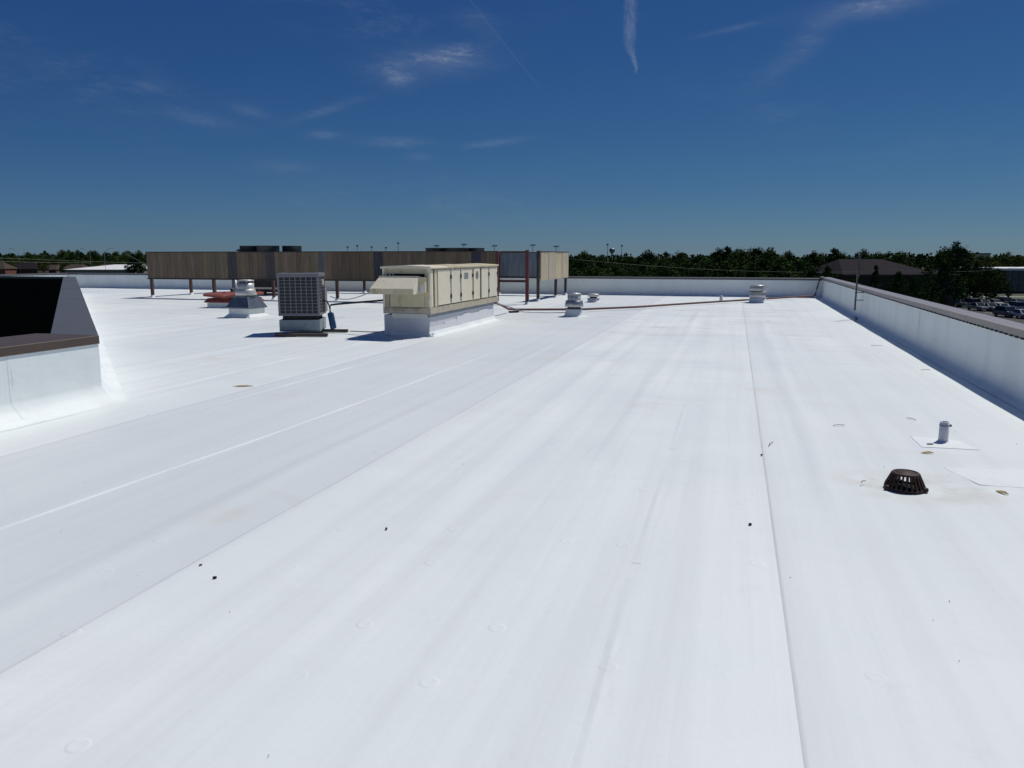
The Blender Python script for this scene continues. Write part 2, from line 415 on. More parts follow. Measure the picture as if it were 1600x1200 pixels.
# ------------------------------------------------------------------ mesh helpers
class MB:
    """collects shapes; build() links them as ONE mesh object"""
    def __init__(s):
        s.v, s.f, s.uv, s.sm = [], [], None, []

    def add(s, vs, fs, smooth=False):
        b = len(s.v)
        s.v += [tuple(v) for v in vs]
        s.f += [tuple(i + b for i in f) for f in fs]
        s.sm += [smooth] * len(fs)
        return s

    def box(s, x0, x1, y0, y1, z0, z1, m=None):
        vs = [Vector((x, y, z)) for z in (z0, z1) for y in (y0, y1) for x in (x0, x1)]
        if m is not None: vs = [m @ v for v in vs]
        return s.add(vs, [(0, 2, 3, 1), (4, 5, 7, 6), (0, 1, 5, 4), (2, 6, 7, 3), (0, 4, 6, 2), (1, 3, 7, 5)])

    def lathe(s, prof, cx=0, cy=0, z=0, n=24, cap0=True, cap1=True, smooth=True, m=None):
        """prof: (radius, height) from bottom to top"""
        vs, fs = [], []
        for r, h in prof:
            for k in range(n):
                a = 2 * math.pi * k / n
                vs.append(Vector((cx + r * math.cos(a), cy + r * math.sin(a), z + h)))
        for j in range(len(prof) - 1):
            for k in range(n):
                k2 = (k + 1) % n
                fs.append((j * n + k, j * n + k2, (j + 1) * n + k2, (j + 1) * n + k))
        if m is not None: vs = [m @ v for v in vs]
        b = len(s.v)
        s.add(vs, fs, smooth)
        if cap0: s.f.append(tuple(b + k for k in reversed(range(n)))); s.sm.append(False)
        if cap1:
            o = b + (len(prof) - 1) * n
            s.f.append(tuple(o + k for k in range(n))); s.sm.append(False)
        return s

    def tube(s, pts, r, n=8, caps=True):
        pts = [Vector(p) for p in pts]
        vs, fs = [], []
        up = Vector((0, 0, 1))
        for i, p in enumerate(pts):
            d = (pts[min(i + 1, len(pts) - 1)] - pts[max(i - 1, 0)]).normalized()
            a = d.cross(up if abs(d.z) < 0.95 else Vector((1, 0, 0))).normalized()
            b = a.cross(d)
            rr = r[i] if isinstance(r, (list, tuple)) else r
            for k in range(n):
                t = 2 * math.pi * k / n
                vs.append(p + a * (rr * math.cos(t)) + b * (rr * math.sin(t)))
        for i in range(len(pts) - 1):
            for k in range(n):
                k2 = (k + 1) % n
                fs.append((i * n + k, i * n + k2, (i + 1) * n + k2, (i + 1) * n + k))
        s.add(vs, fs, True)
        if caps:
            b = len(s.v) - len(vs)
            s.f.append(tuple(b + k for k in reversed(range(n)))); s.sm.append(False)
            e = b + (len(pts) - 1) * n
            s.f.append(tuple(e + k for k in range(n))); s.sm.append(False)
        return s

    def prism(s, poly, axis, a, b):
        """poly: 2-D outline extruded along axis ('x': poly is y,z; 'y': x,z; 'z': x,y)"""
        def p3(p, t):
            return {'x': (t, p[0], p[1]), 'y': (p[0], t, p[1]), 'z': (p[0], p[1], t)}[axis]
        k = len(poly)
        vs = [p3(p, a) for p in poly] + [p3(p, b) for p in poly]
        fs = [tuple(range(k)), tuple(reversed(range(k, 2 * k)))]
        fs += [(i, i + k, (i + 1) % k + k, (i + 1) % k) for i in range(k)]
        return s.add(vs, fs)

    def mesh(s, name, mat):
        me = bpy.data.meshes.new(name)
        me.from_pydata(s.v, [], s.f)
        me.polygons.foreach_set('use_smooth', s.sm)
        if s.uv is not None:
            l = me.uv_layers.new(name='UVMap')
            idx = np.zeros(len(me.loops), dtype=np.int32)
            me.loops.foreach_get('vertex_index', idx)
            l.data.foreach_set('uv', np.array(s.uv, dtype=np.float32)[idx].ravel())
        if mat: me.materials.append(mat)
        me.validate()
        import bmesh
        bm = bmesh.new(); bm.from_mesh(me)
        bmesh.ops.recalc_face_normals(bm, faces=bm.faces)
        bm.to_mesh(me); bm.free()
        return me

    def build(s, name, mat, parent=None, bevel=0, **tags):
        o = bpy.data.objects.new(name, s.mesh(name, mat))
        COL.objects.link(o)
        if parent is not None: o.parent = parent
        if bevel:
            md = o.modifiers.new('edge', 'BEVEL')
            md.width = bevel; md.segments = 2; md.limit_method = 'ANGLE'; md.angle_limit = R(40)
        tag(o, **tags)
        return o


def tag(o, label=None, category=None, group=None, kind=None):
    if label: o['label'] = label
    if category: o['category'] = category
    if group: o['group'] = group
    if kind: o['kind'] = kind
    return o


def thing(name, label, category, loc=(0, 0, 0), rz=0.0, group=None):
    o = bpy.data.objects.new(name, None)
    COL.objects.link(o)
    o.empty_display_size = 0.2
    o.location = loc
    o.rotation_euler = (0, 0, rz)
    return tag(o, label, category, group)


KIDS = {}
def dup(root, loc, rz=0.0, sc=None, label=None, group=None):
    """a copy of a thing with copies of its parts and sub-parts, mesh data shared"""
    if root.name not in KIDS:
        KIDS[root.name] = [(c, list(c.children)) for c in root.children]
    r = root.copy(); COL.objects.link(r)
    r.location = loc; r.rotation_euler = (0, 0, rz)
    if sc: r.scale = sc
    if label: r['label'] = label
    if group: r['group'] = group
    for ch, gs in KIDS[root.name]:
        c = ch.copy(); COL.objects.link(c); c.parent = r
        for g in gs:
            d = g.copy(); COL.objects.link(d); d.parent = c
    return r


def bearing(px, dist, z=GZ):
    """point at a plan distance along a bearing from the roof position (px: where it lies across the view)"""
    lat = (px - 800) / 1200 * dist
    c, s_ = math.cos(R(YAW)), math.sin(R(YAW))
    return Vector((lat * c - dist * s_, lat * s_ + dist * c, z))


# ================================================================== SETTING: ground
g = MB()
ring = [0, 60, 120, 250, 600, 1500, 4000, 8000]
n = 48
vs, fs = [(0, 0, GZ)], []
for r in ring[1:]:
    for k in range(n):
        a = 2 * math.pi * k / n
        vs.append((r * math.cos(a), r * math.sin(a), GZ))
for k in range(n): fs.append((0, 1 + k, 1 + (k + 1) % n))
for j in range(len(ring) - 2):
    for k in range(n):
        a = 1 + j * n; b = a + n
        fs.append((a + k, b + k, b + (k + 1) % n, a + (k + 1) % n))
g.add(vs, fs)
g.build('ground', M['lawn'], kind='structure', label='dark green ground around the building')

# ================================================================== SETTING: the roof
RING = [(2.98, -12.0), (3.42, 33.6), (-34.6, 33.6), (-34.6, 27.7), (-28.15, 27.7), (-6.9, 7.0), (-6.9, -12.0)]

roof = MB()
roof.add([(x, y, -0.03) for x, y in RING] + [(x, y, -0.5) for x, y in RING],
         [tuple(range(7)), tuple(reversed(range(7, 14)))] + [(i, i + 7, (i + 1) % 7 + 7, (i + 1) % 7) for i in range(7)])
roof_o = roof.build('roof', M['concrete'], kind='structure', label='white membrane flat roof')

rng = np.random.default_rng(3)
WR = [  # broad soft waves in the sheets: x at y, (y from, y to), width, height
    (lambda y: 0.72 + 0.02 * np.sin(y), (5, 22), 0.09, 0.010),
    (lambda y: -3.25 + 0.03 * np.sin(y * 0.8), (1, 15), 0.08, 0.008),
    (lambda y: -0.95 + 0.03 * np.sin(y * 0.5), (6, 24), 0.10, 0.009),
    (lambda y: -1.9 + 0.05 * np.sin(y * 0.4), (4, 18), 0.10, 0.008),
]
RIDGES = [  # sharp creases: points along the crease, width, height
    ([(-4.36, 1.5), (-4.28, 3.48), (-4.17, 5.6), (-4.07, 7.8), (-4.03, 10.5), (-3.98, 13.2)], 0.026, 0.0068),
    ([(-5.57, 7.0), (-5.54, 8.2), (-5.54, 9.5), (-5.50, 11.4), (-5.47, 12.2)], 0.024, 0.0055),
    ([(-0.405, 1.9), (-0.415, 2.3), (-0.43, 2.9), (-0.44, 3.3), (-0.447, 3.8)], 0.030, 0.0032),
    ([(-0.446, 4.0), (-0.449, 4.6), (-0.452, 5.3), (-0.454, 5.9)], 0.028, 0.0030),
    ([(-0.458, 6.6), (-0.462, 7.4), (-0.466, 8.2), (-0.47, 9.0)], 0.026, 0.0030),
    ([(0.6, 20.9), (1.6, 20.86), (2.3, 20.9), (2.9, 20.84)], 0.05, 0.011),
]


def roof_height(x, y):
    h = 0.0035 * np.sin(x * 1.9 + 0.6 * np.sin(y * 0.45)) * np.sin(y * 0.55 + x * 0.3)
    h = h + 0.002 * np.sin(y * 2.3 + 3 * np.sin(x * 1.1))
    for fx, (y0, y1), w, hh in WR:
        e = np.clip((y - y0) / 0.8, 0, 1) * np.clip((y1 - y) / 0.8, 0, 1)
        h = h + 1.7 * hh * e * np.exp(-((x - fx(y)) / w) ** 2)
    # cross ridge on the far right and the sump round the drain
    r = np.hypot(x - 1.25, y - 5.97)
    h = h - 0.022 * np.exp(-(r / 0.42) ** 2) + 0.006 * np.exp(-((r - 0.55) / 0.10) ** 2) * (0.4 + 0.6 * np.sin(3 * np.arctan2(y - 5.97, x - 1.25) + 0.5) ** 2)
    return h


def strip_y(x):
    """where the roof starts towards the camera, for a given x"""
    if x > -6.9: return -11.9
    if x > -28.15: return 7.0 + (-6.9 - x) * (20.7 / 21.25)
    return 27.72


def sheet(x0, x1, ya=None, yb=33.58):
    near = x1 > -9.5
    mb = MB()
    dx = 0.05 if near else 0.22
    xs = np.concatenate([[x0, x0, x0, x0 + 0.055, x0 + 0.11], np.arange(x0 + 0.16, x1 - 0.02, dx), [x1, x1, x1 + 0.11]])
    if x1 > 3.0: xs = np.concatenate([[x0, x0, x0, x0 + 0.055, x0 + 0.11], np.arange(x0 + 0.16, 3.0, dx), [3.42, 3.42, 3.425]])
    ts = np.concatenate([np.linspace(0, 0.40, 70), np.linspace(0.40, 0.75, 60)[1:], np.linspace(0.75, 1, 30)[1:]]) if near else np.linspace(0, 1, 40)
    lo = np.array([max(strip_y(x), ya if ya is not None else -99) for x in xs])
    X = np.repeat(xs[:, None], len(ts), 1)
    Y = lo[:, None] + (yb - lo)[:, None] * ts[None, :]
    Z = roof_height(X, Y)
    lap = np.clip(1 - (xs - x0) / 0.16, 0, 1)
    lift = 0.0014 * np.clip(1 - (xs - x0 - 0.06) / 0.25, 0, 1)
    lift[0] = 0.0003                                   # the lap's cut edge
    lift[-1] = -0.005 if x1 < 3.0 else 0               # tucked under the next sheet
    Z = Z + lift[:, None]
    ny = len(ts)
    mb.v = list(zip(X.ravel().tolist(), Y.ravel().tolist(), Z.ravel().tolist()))
    uu = np.maximum(X - x0, 0); uu[0] = 0.0
    mb.uv = np.stack([uu.ravel(), Y.ravel()], 1)
    for i in range(len(xs) - 1):
        if i in (1, len(xs) - 3): continue             # doubled columns: a hard edge
        for j in range(ny - 1):
            mb.f.append((i * ny + j, (i + 1) * ny + j, (i + 1) * ny + j + 1, i * ny + j + 1))
    # the cut edge and the tucked-under margin keep their own normals
    mb.sm = [True] * len(mb.f)
    return mb.build('membrane_sheet', M['membrane'], roof_o)


x = 0.29
edges = [3.3]
while x > -34.6:
    edges.append(x); x -= 3.06
edges.append(-34.6)
TONE = [0.16, 0.0, 0.46, 0.12, 0.25, 0.1, 0.3, 0.15, 0.22, 0.1, 0.3, 0.2, 0.1, 0.2]      # weathering of each sheet
for q, (a, b) in enumerate(zip(edges[1:], edges[:-1])):
    t_ = TONE[q % len(TONE)]
    sheet(a, b).color = (t_, t_, t_, 1)


for pts, w_, h_ in RIDGES:
    mb = MB()
    fine = []
    for a, b in zip(pts[:-1], pts[1:]):
        for k in range(6): fine.append(Vector(a).lerp(Vector(b), k / 6))
    fine.append(Vector(pts[-1]))
    vs, fs = [], []
    N_ = len(fine)
    for k, p in enumerate(fine):
        d = (fine[min(k + 1, N_ - 1)] - fine[max(k - 1, 0)]).normalized()
        nr = Vector((-d.y, d.x))
        e = min(1.0, 0.04 + k / 9, 0.04 + (N_ - 1 - k) / 9) * (0.8 + 0.35 * math.sin(k * 1.3 + w_ * 900))
        z0 = float(roof_height(np.array(p.x), np.array(p.y)))
        for o, q in ((-1, -0.15), (-0.6, 0.25), (-0.22, 0.86), (0.0, 1.0), (0.22, 0.86), (0.6, 0.25), (1, -0.15)):
            vs.append((p.x + nr.x * o * w_, p.y + nr.y * o * w_, z0 + 0.001 + q * h_ * e))
    for k in range(N_ - 1):
        for q in range(6):
            a = k * 7 + q
            fs.append((a, a + 1, a + 8, a + 7))
    mb.add(vs, fs, True)
    mb.uv = np.full((len(mb.v), 2), 1.5)
    mb.build('membrane_crease', M['membrane'], roof_o).color = (0.1, 0.1, 0.1, 1)

# ------------------------------------------------------------------ parapets
def inward(i):
    a, b = Vector(RING[i]), Vector(RING[i + 1])
    d = (b - a).normalized()
    return Vector((-d.y, d.x))


def offset_point(i, o):
    """ring corner i moved o metres towards the roof (mitred)"""
    if i == 0: return Vector(RING[0]) + inward(0) * o
    if i == len(RING) - 1: return Vector(RING[i]) + inward(i - 1) * o
    n1, n2 = inward(i - 1), inward(i)
    m = (n1 + n2); m = m / m.length_squared * 2
    return Vector(RING[i]) + m * o


def sweep(i, prof, t0, t1, closed=False, smooth=False, steps=1):
    vs, fs = [], []
    k = len(prof)
    for s_ in range(steps + 1):
        t = t0 + (t1 - t0) * s_ / steps
        for o, z in prof:
            p = offset_point(i, o).lerp(offset_point(i + 1, o), t)
            vs.append((p.x, p.y, z))
    for s_ in range(steps):
        for j in range(k if closed else k - 1):
            a = s_ * k + j; b = s_ * k + (j + 1) % k
            fs.append((a, b, b + k, a + k))
    mb = MB()
    mb.add(vs, fs, smooth)
    if closed:
        mb.f.append(tuple(reversed(range(k)))); mb.sm.append(False)
        mb.f.append(tuple(range(steps * k, steps * k + k))); mb.sm.append(False)
    return mb


WALLS = [  # ring index, label, facing top, coping width, coping top, coping material, cant width
    (0, 'long white parapet along the right roof edge with bronze metal coping', 0.765, 0.27, 0.825, 'coping_grey', 0.13),
    (1, 'white parapet across the far end of the roof with dark coping', 0.72, 0.30, 0.775, 'coping', 0.10),
    (2, 'short sunlit white parapet at the far left roof corner', 0.72, 0.30, 0.775, 'coping', 0.10),
    (3, 'parapet in front of the black wall of the courtyard', 0.72, 0.30, 0.765, 'coping', 0.10),
    (4, 'diagonal parapet with wide grey coping receding along the courtyard', 0.72, 0.44, 0.765, 'coping', 0.24),
    (5, 'near white parapet at the left edge with brown metal coping', 0.705, 0.58, 0.775, 'coping_brown', 0.24),
]
for i, label, zt, cw, cz, cmat, cant in WALLS:
    A, B = Vector(RING[i]), Vector(RING[i + 1])
    L = (B - A).length
    w = thing('parapet_wall', label, 'parapet', (0, 0, 0))
    sweep(i, [(-0.02, zt - 0.01), (-0.02, -0.4), (-cw + 0.03, -0.4), (-cw + 0.03, zt - 0.01)], 0, 1, True).build('wall_core', M['brick'], w)
    k = max(1, round(L / 3.05))
    if i == 5: k = 5
    cuts = [q / k for q in range(k + 1)]
    if i == 5: cuts = [0, 1.12 / L, 4.17 / L, 7.22 / L, 10.3 / L, 1]
    for j in range(k):
        bulge = random.uniform(0.0, 0.006)
        prof = [(0.020, zt + 0.03), (0.016 + bulge, zt * 0.62), (0.014, 0.22), (0.022, cant * 0.75), (cant * 0.45, 0.035), (cant, 0.013), (cant + 0.02, 0.011), (cant + 0.022, 0.0)]
        sweep(i, prof, cuts[j], cuts[j + 1], smooth=True, steps=3).build('membrane_panel', M['flashing'], w)
        if 0 < j:     # welded lap between two flashing panels
            lap = [(o + 0.0016, z) for o, z in prof[:-1]] 
            sweep(i, lap, cuts[j] - 0.03 / L, cuts[j] + 0.035 / L, smooth=True).build('lap_strip', M['flashing'], w)
    # metal coping in lengths with a small gap at each joint
    kc = max(1, round(L / 3.0))
    fas = 0.075 if i != 5 else 0.085
    if i == 5: slope = 0.03
    elif i == 0: slope = 0.0
    else: slope = 0.01
    for j in range(kc):
        t0 = j / kc + (0.006 / L if j else 0); t1 = (j + 1) / kc - (0.006 / L if j < kc - 1 else 0)
        zz = random.uniform(-0.002, 0.002)
        prof = [(0.026, cz - fas + zz), (0.031, cz - fas - 0.008 + zz), (0.034, cz - fas - 0.006 + zz), (0.032, cz - fas + 0.01 + zz), (0.032, cz - 0.006 + zz), (0.024, cz + zz),
                (-cw * 0.5, cz + slope * 0.7 + zz), (-cw, cz + slope + zz), (-cw - 0.008, cz + slope - 0.006 + zz), (-cw - 0.008, cz - 0.09), (-cw + 0.004, cz - 0.09), (-cw + 0.004, cz + slope - 0.012), (0.02, cz - 0.012)]
        s_ = sweep(i, prof, t0, t1, True, steps=2).build('coping_section', M[cmat], w)
        if i == 0:
            fp = [(0.034, cz - fas + 0.002 + zz), (0.037, cz - fas + 0.002 + zz), (0.037, cz - 0.004 + zz), (0.028, cz + 0.003 + zz), (0.0, cz + 0.0035 + zz), (0.0, cz + 0.001 + zz), (0.02, cz + 0.001 + zz)]
            sweep(i, fp, t0, t1, True).build('coping_face', M['coping_tan'], s_)
    # joint backing plates
    for j in range(1, kc):
        t = j / kc
        sweep(i, [(0.026, cz - fas), (0.026, cz - 0.014), (-cw + 0.01, cz - 0.014 + slope), (-cw + 0.01, cz - 0.03)], t - 0.03 / L, t + 0.03 / L).build('joint_plate', M['gap'], w)
    if i == 0:        # clips along the lower edge of the face
        cl = MB()
        nrm = inward(0)
        for q in range(int(L / 0.19)):
            p = offset_point(0, 0.03).lerp(offset_point(1, 0.03), (q + 0.5) * 0.19 / L)
            cl.box(p.x - 0.012, p.x + 0.004, p.y - 0.055, p.y + 0.055, cz - fas - 0.026, cz - fas - 0.008)
        tag(cl.build('coping_clip_row', M['gap'], w), kind='stuff')

# outside faces of the building below the roof; the one across the courtyard shows
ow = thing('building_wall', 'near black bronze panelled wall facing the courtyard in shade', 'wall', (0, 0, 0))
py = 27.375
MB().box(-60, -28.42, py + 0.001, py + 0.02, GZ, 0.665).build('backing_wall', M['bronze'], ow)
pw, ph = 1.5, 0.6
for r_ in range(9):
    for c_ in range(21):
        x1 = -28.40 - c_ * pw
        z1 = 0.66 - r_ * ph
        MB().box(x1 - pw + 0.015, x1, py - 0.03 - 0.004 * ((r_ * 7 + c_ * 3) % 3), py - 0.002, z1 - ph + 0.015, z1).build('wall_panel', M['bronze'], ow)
ow2 = thing('facade_wall', 'brown brick outside wall under the near and diagonal parapets', 'wall')
for i in (0, 1, 2, 4, 5):
    sweep(i, [(-0.03, -0.41), (-0.03, GZ), (-0.26, GZ), (-0.26, -0.41)], 0, 1, True).build('brick_face', M['brick'], ow2)

# ================================================================== OBJECTS ON THE ROOF
# ---- packaged rooftop unit
rt = thing('rooftop_unit', 'long beige packaged rooftop air conditioner on a white curb', 'air conditioner', (-6.0, 14.78, 0), R(0.6))
UL, UW, Z0, Z1 = 4.85, 1.06, 0.53, 1.44
cb = MB().box(-0.90, -0.06, 0.10, UL - 0.18, 0.0, 0.44)
cb.box(-UW - 0.07, -0.90, 0.18, UL - 0.18, 0.0, 0.44)
curb = cb.build('curb', M['curb_grey'], rt, bevel=0.012)
cant = MB()
cant.prism([(-0.055, 0.0), (0.07, 0.0), (0.07, 0.006), (0.0, 0.03), (-0.055, 0.11)], 'y', 0.03, UL - 0.15)
cant.prism([(0.10, 0.0), (0.00, 0.0), (0.00, 0.006), (0.06, 0.025), (0.10, 0.08)], 'x', -0.93, 0.03)
cant.build('curb_flashing', M['flashing'], curb)
# stepped pieces of membrane on the sunlit side of the curb
for (a, b, h) in [(0.05, 0.95, 0.20), (0.95, 1.75, 0.235), (1.75, 2.2, 0.30), (2.2, 2.7, 0.335), (2.7, 3.4, 0.30), (3.4, 4.1, 0.34), (4.1, UL - 0.17, 0.30)]:
    MB().box(-0.0585, -0.048 + random.uniform(0, 0.004), a, b, 0.03, h + random.uniform(-0.01, 0.01)).build('flashing_patch', M['white_pvc'], curb)
MB().box(-0.10, -0.04, 0.08, UL - 0.16, 0.40, 0.47).box(-UW - 0.03, -0.10, 0.075, 0.12, 0.47, 0.50).build('curb_cap', M['galv_dark'], curb)
MB().box(-0.90, -0.075, 0.083, 0.098, 0.385, 0.47).build('curb_trim', M['galv_pale'], curb)
bs = MB()
bs.box(-0.055, 0.0, 0.0, UL, Z0 - 0.06, Z0 + 0.075)
bs.box(-UW, -UW + 0.055, 0.0, UL, Z0 - 0.06, Z0 + 0.075)
bs.box(-UW + 0.055, -0.055, 0.0, 0.055, Z0 - 0.04, Z0 + 0.075)
bs.box(-UW + 0.055, -0.055, UL - 0.055, UL, Z0 - 0.04, Z0 + 0.075)
br = bs.build('base_rail', M['rust_beige'], rt, bevel=0.006)
for (xx, yy) in ((0.0, UL + 0.0),):
    lug = MB()
    lug.lathe([(0.035, 0), (0.075, 0), (0.075, 0.012), (0.035, 0.012), (0.035, 0)], n=20, cap0=False, cap1=False,
              m=Matrix.Translation((xx - 0.012, yy + 0.06 if yy > 1 else yy, Z0 + 0.0)) @ (Matrix.Rotation(R(90), 4, 'Y') if yy > 1 else Matrix.Rotation(R(90), 4, 'X')))
    lug.build('lifting_lug', M['rust_beige'], br)
for (a, b, z_, h) in [(-0.86, -0.62, 0.058, 0.006), (-0.60, -0.50, 0.055, 0.008), (-0.44, -0.20, 0.052, 0.008), (-0.84, -0.70, 0.018, 0.009), (-0.66, -0.56, 0.016, 0.009), (-0.36, -0.30, 0.020, 0.006), (-0.98, -0.92, 0.022, 0.006)]:
    MB().box(a, b, -0.0022, 0.002, Z0 + z_ - 0.004, Z0 + z_ + h).build('faded_marking', M['smudge'], br)
# casing
core = MB().box(-UW + 0.03, -0.03, 0.04, UL - 0.03, Z0 + 0.06, Z1 - 0.03)
core.build('casing', M['beige'], rt)
for (xx, yy) in ((-0.05, 0.0), (-UW, 0.0), (-0.05, UL - 0.05), (-UW, UL - 0.05)):
    MB().box(xx, xx + 0.05, yy, yy + 0.05, Z0 + 0.075, Z1 - 0.02).build('corner_post', M['pale'], rt, bevel=0.006)
# roof of the unit in overlapping pans
ys = [(-0.035, 0.95), (0.955, 1.75), (1.755, 2.65), (2.655, 3.6), (3.605, UL + 0.03)]
for q, (a, b) in enumerate(ys):
    h = 0.012 if q % 2 else 0.02
    mb = MB().prism([(-UW - 0.03, Z1 - 0.035), (0.035, Z1 - 0.035), (0.035, Z1 - 0.002), (0.02, Z1 + h * 0.4), (-UW * 0.5, Z1 + h + 0.015), (-UW - 0.02, Z1 + h * 0.4), (-UW - 0.03, Z1 - 0.002)], 'y', a, b)
    mb.build('top_panel', M['beige'] if q else M['pale'], rt, bevel=0.004)
# near end: header, dark intake slot, lower panel, left louvres
MB().box(-UW + 0.05, -0.05, 0.004, 0.03, 1.30, Z1 - 0.036).build('end_header', M['beige'], rt, bevel=0.003)
MB().box(-UW + 0.05, -0.05, 0.034, 0.037, 1.16, 1.30).build('intake_opening', M['dark'], rt)
for q in range(3):
    MB().box(-UW + 0.065 + q * 0.075, -UW + 0.10 + q * 0.075, 0.012, 0.032, 1.16, 1.30).build('louvre', M['pale'], rt)
MB().box(-0.90, -0.125, 0.006, 0.03, Z0 + 0.085, 1.16).build('end_panel', M['beige'], rt, bevel=0.004)
MB().box(-UW + 0.055, -0.915, 0.01, 0.03, Z0 + 0.085, 1.16).build('end_panel', M['rust_beige'], rt, bevel=0.004)
MB().box(-0.118, -0.055, 0.0, 0.028, Z0 + 0.085, 1.30).build('end_trim', M['beige'], rt, bevel=0.004)
# weather hood on the near end
hd = MB()
hx0, hx1 = -UW - 0.03, -0.19
hz0, hz1 = 0.90, 1.245
hd.add([(hx0 + 0.03, -0.13, hz1), (hx1, -0.13, hz1), (hx1 + 0.02, -0.50, hz0 + 0.11), (hx0 - 0.02, -0.50, hz0 + 0.11),
        (hx0 + 0.03, 0.02, hz1), (hx1, 0.02, hz1), (hx1 + 0.02, 0.02, hz0), (hx0 - 0.02, 0.02, hz0), (hx1 + 0.02, -0.49, hz0), (hx0 - 0.02, -0.49, hz0)],
       [(0, 1, 2, 3), (4, 5, 1, 0), (1, 5, 6, 8, 2), (0, 3, 9, 7, 4)])
hood = hd.build('weather_hood', M['cream'], rt)
MB().box(hx0 - 0.022, hx1 + 0.022, -0.504, -0.47, hz0, hz0 + 0.112).build('hood_lip', M['beige'], hood, bevel=0.004)
MB().box(hx0 + 0.02, hx1 + 0.005, -0.145, -0.12, hz1 - 0.004, hz1 + 0.012).build('hood_flange', M['pale'], hood)
MB().box(hx0 + 0.03, hx1 - 0.02, -0.47, 0.0, hz0 + 0.02, hz0 + 0.04).build('hood_filter', M['dark'], hood)
bl = MB()
for q in range(6):
    bx = hx0 + 0.08 + q * (hx1 - hx0 - 0.16) / 5
    bl.lathe([(0.008, 0), (0.008, 0.006), (0.003, 0.009)], bx, -0.16, hz1 - 0.02, n=8, cap0=False)
tag(bl.build('hood_bolts', M['galv'], hood), kind='stuff')
MB().box(-0.20, -0.055, -0.16, 0.025, hz0 + 0.02, hz1 - 0.01).build('hood_side_box', M['beige'], rt, bevel=0.004)
MB().box(-0.150, -0.070, -0.166, -0.16, hz0 + 0.03, hz0 + 0.19).build('sensor_cover', M['white_pvc'], rt, bevel=0.003)
# sunlit long side: doors
DO = [(0.44, 1.20, 'door'), (1.27, 1.86, 'door'), (1.93, 2.72, 'door'), (3.45, 4.02, 'door'), (4.10, UL - 0.06, 'door')]
for q, (a, b, nm) in enumerate(DO):
    z0_ = Z0 + 0.10
    d = MB().box(-0.028, 0.010, a, b, z0_, Z1 - 0.065).build('access_door', M['pale'], rt, bevel=0.006)
    MB().box(-0.027, -0.010, a - 0.018, b + 0.018, z0_ - 0.012, Z1 - 0.055).build('gasket', M['gasket'], d)
    for hz in (z0_ + 0.17, Z1 - 0.22):
        hm = MB().box(0.010, 0.030, b - 0.02, b + 0.045, hz - 0.035, hz + 0.035)
        hm.box(0.012, 0.038, b + 0.0, b + 0.02, hz - 0.055, hz + 0.03)
        hm.build('door_latch', M['gasket'], d)
MB().box(-0.03, 0.018, 2.82, 3.30, Z0 + 0.10, Z1 - 0.065).build('control_panel', M['pale'], rt, bevel=0.006)
MB().lathe([(0.10, 0), (0.10, 0.006), (0.085, 0.010), (0.0, 0.010)], n=20, cap1=False,
           m=Matrix.Translation((0.018, 3.06, Z1 - 0.23)) @ Matrix.Rotation(R(90), 4, 'Y')).build('gauge_cover', M['grey_paint'], rt)
MB().box(0.0101, 0.0125, 2.12, 2.42, Z1 - 0.30, Z1 - 0.16).build('data_plate', M['galv'], rt)
MB().box(-0.03, -0.005, 3.32, 3.42, Z0 + 0.10, Z1 - 0.065).build('side_recess', M['dark'], rt)
MB().box(-0.03, 0.002, 0.06, 0.17, Z0 + 0.085, Z1 - 0.065).build('side_trim', M['pale'], rt, bevel=0.003)
MB().box(-0.03, -0.004, 0.18, 0.245, Z0 + 0.085, Z1 - 0.065).build('side_trim', M['gasket'], rt)
MB().box(-0.03, 0.002, 0.255, 0.40, Z0 + 0.085, Z1 - 0.065).build('side_trim', M['beige'], rt, bevel=0.003)
# ribbed edge of the unit's lid along the long side
for q in range(7):
    MB().box(-0.02, 0.022, 0.25 + q * 0.66, 0.80 + q * 0.66, Z1 - 0.058, Z1 - 0.036).build('lid_clip', M['rust_beige'], rt)

# ---- condensing unit on a sheet metal base
cu = thing('condensing_unit', 'grey condensing unit with gridded guards on a blue grey metal stand', 'air conditioner', (-9.02, 14.86, 0), R(21))
S = 0.425
MB().box(-S, S, -S, S, 0.075, 0.10).build('stand_floor', M['blue_grey'], cu)
for (a, b, c, d) in ((-S, S, -S, -S + 0.02), (-S, S, S - 0.02, S), (-S, -S + 0.02, -S + 0.02, S - 0.02), (S - 0.02, S, -S + 0.02, S - 0.02)):
    MB().box(a, b, c, d, 0.075, 0.32).build('stand_side', M['blue_grey'], cu, bevel=0.004)
holes = MB()
for q in range(13):
    holes.lathe([(random.uniform(0.006, 0.011), 0), (0.004, 0.004)], n=8, cap0=False,
                m=Matrix.Translation((random.uniform(-0.22, 0.38), -S - 0.001, random.uniform(0.09, 0.24))) @ Matrix.Rotation(R(90), 4, 'X'))
tag(holes.build('rust_rivets', M['iron'], cu), kind='stuff')
CB, CT = 0.405, 1.30
MB().box(-0.36, 0.36, -0.36, 0.36, 0.30, CB).build('base_block', M['dark'], cu)
MB().box(-S + 0.03, S - 0.03, -S + 0.03, S - 0.03, CB + 0.03, CT - 0.05).build('coil', M['coil'], cu)
MB().box(-S - 0.01, S + 0.01, -S - 0.01, S + 0.01, CB, CB + 0.045).build('base_pan', M['grey_paint'], cu, bevel=0.01)
for sx in (-1, 1):
    for sy in (-1, 1):
        MB().box(sx * S - 0.03 if sx > 0 else -S - 0.005, S + 0.005 if sx > 0 else -S + 0.03, S - 0.03 if sy > 0 else -S - 0.005, S + 0.005 if sy > 0 else -S + 0.03, CB + 0.045, CT - 0.07).build('corner_post', M['grey_paint'], cu, bevel=0.006)
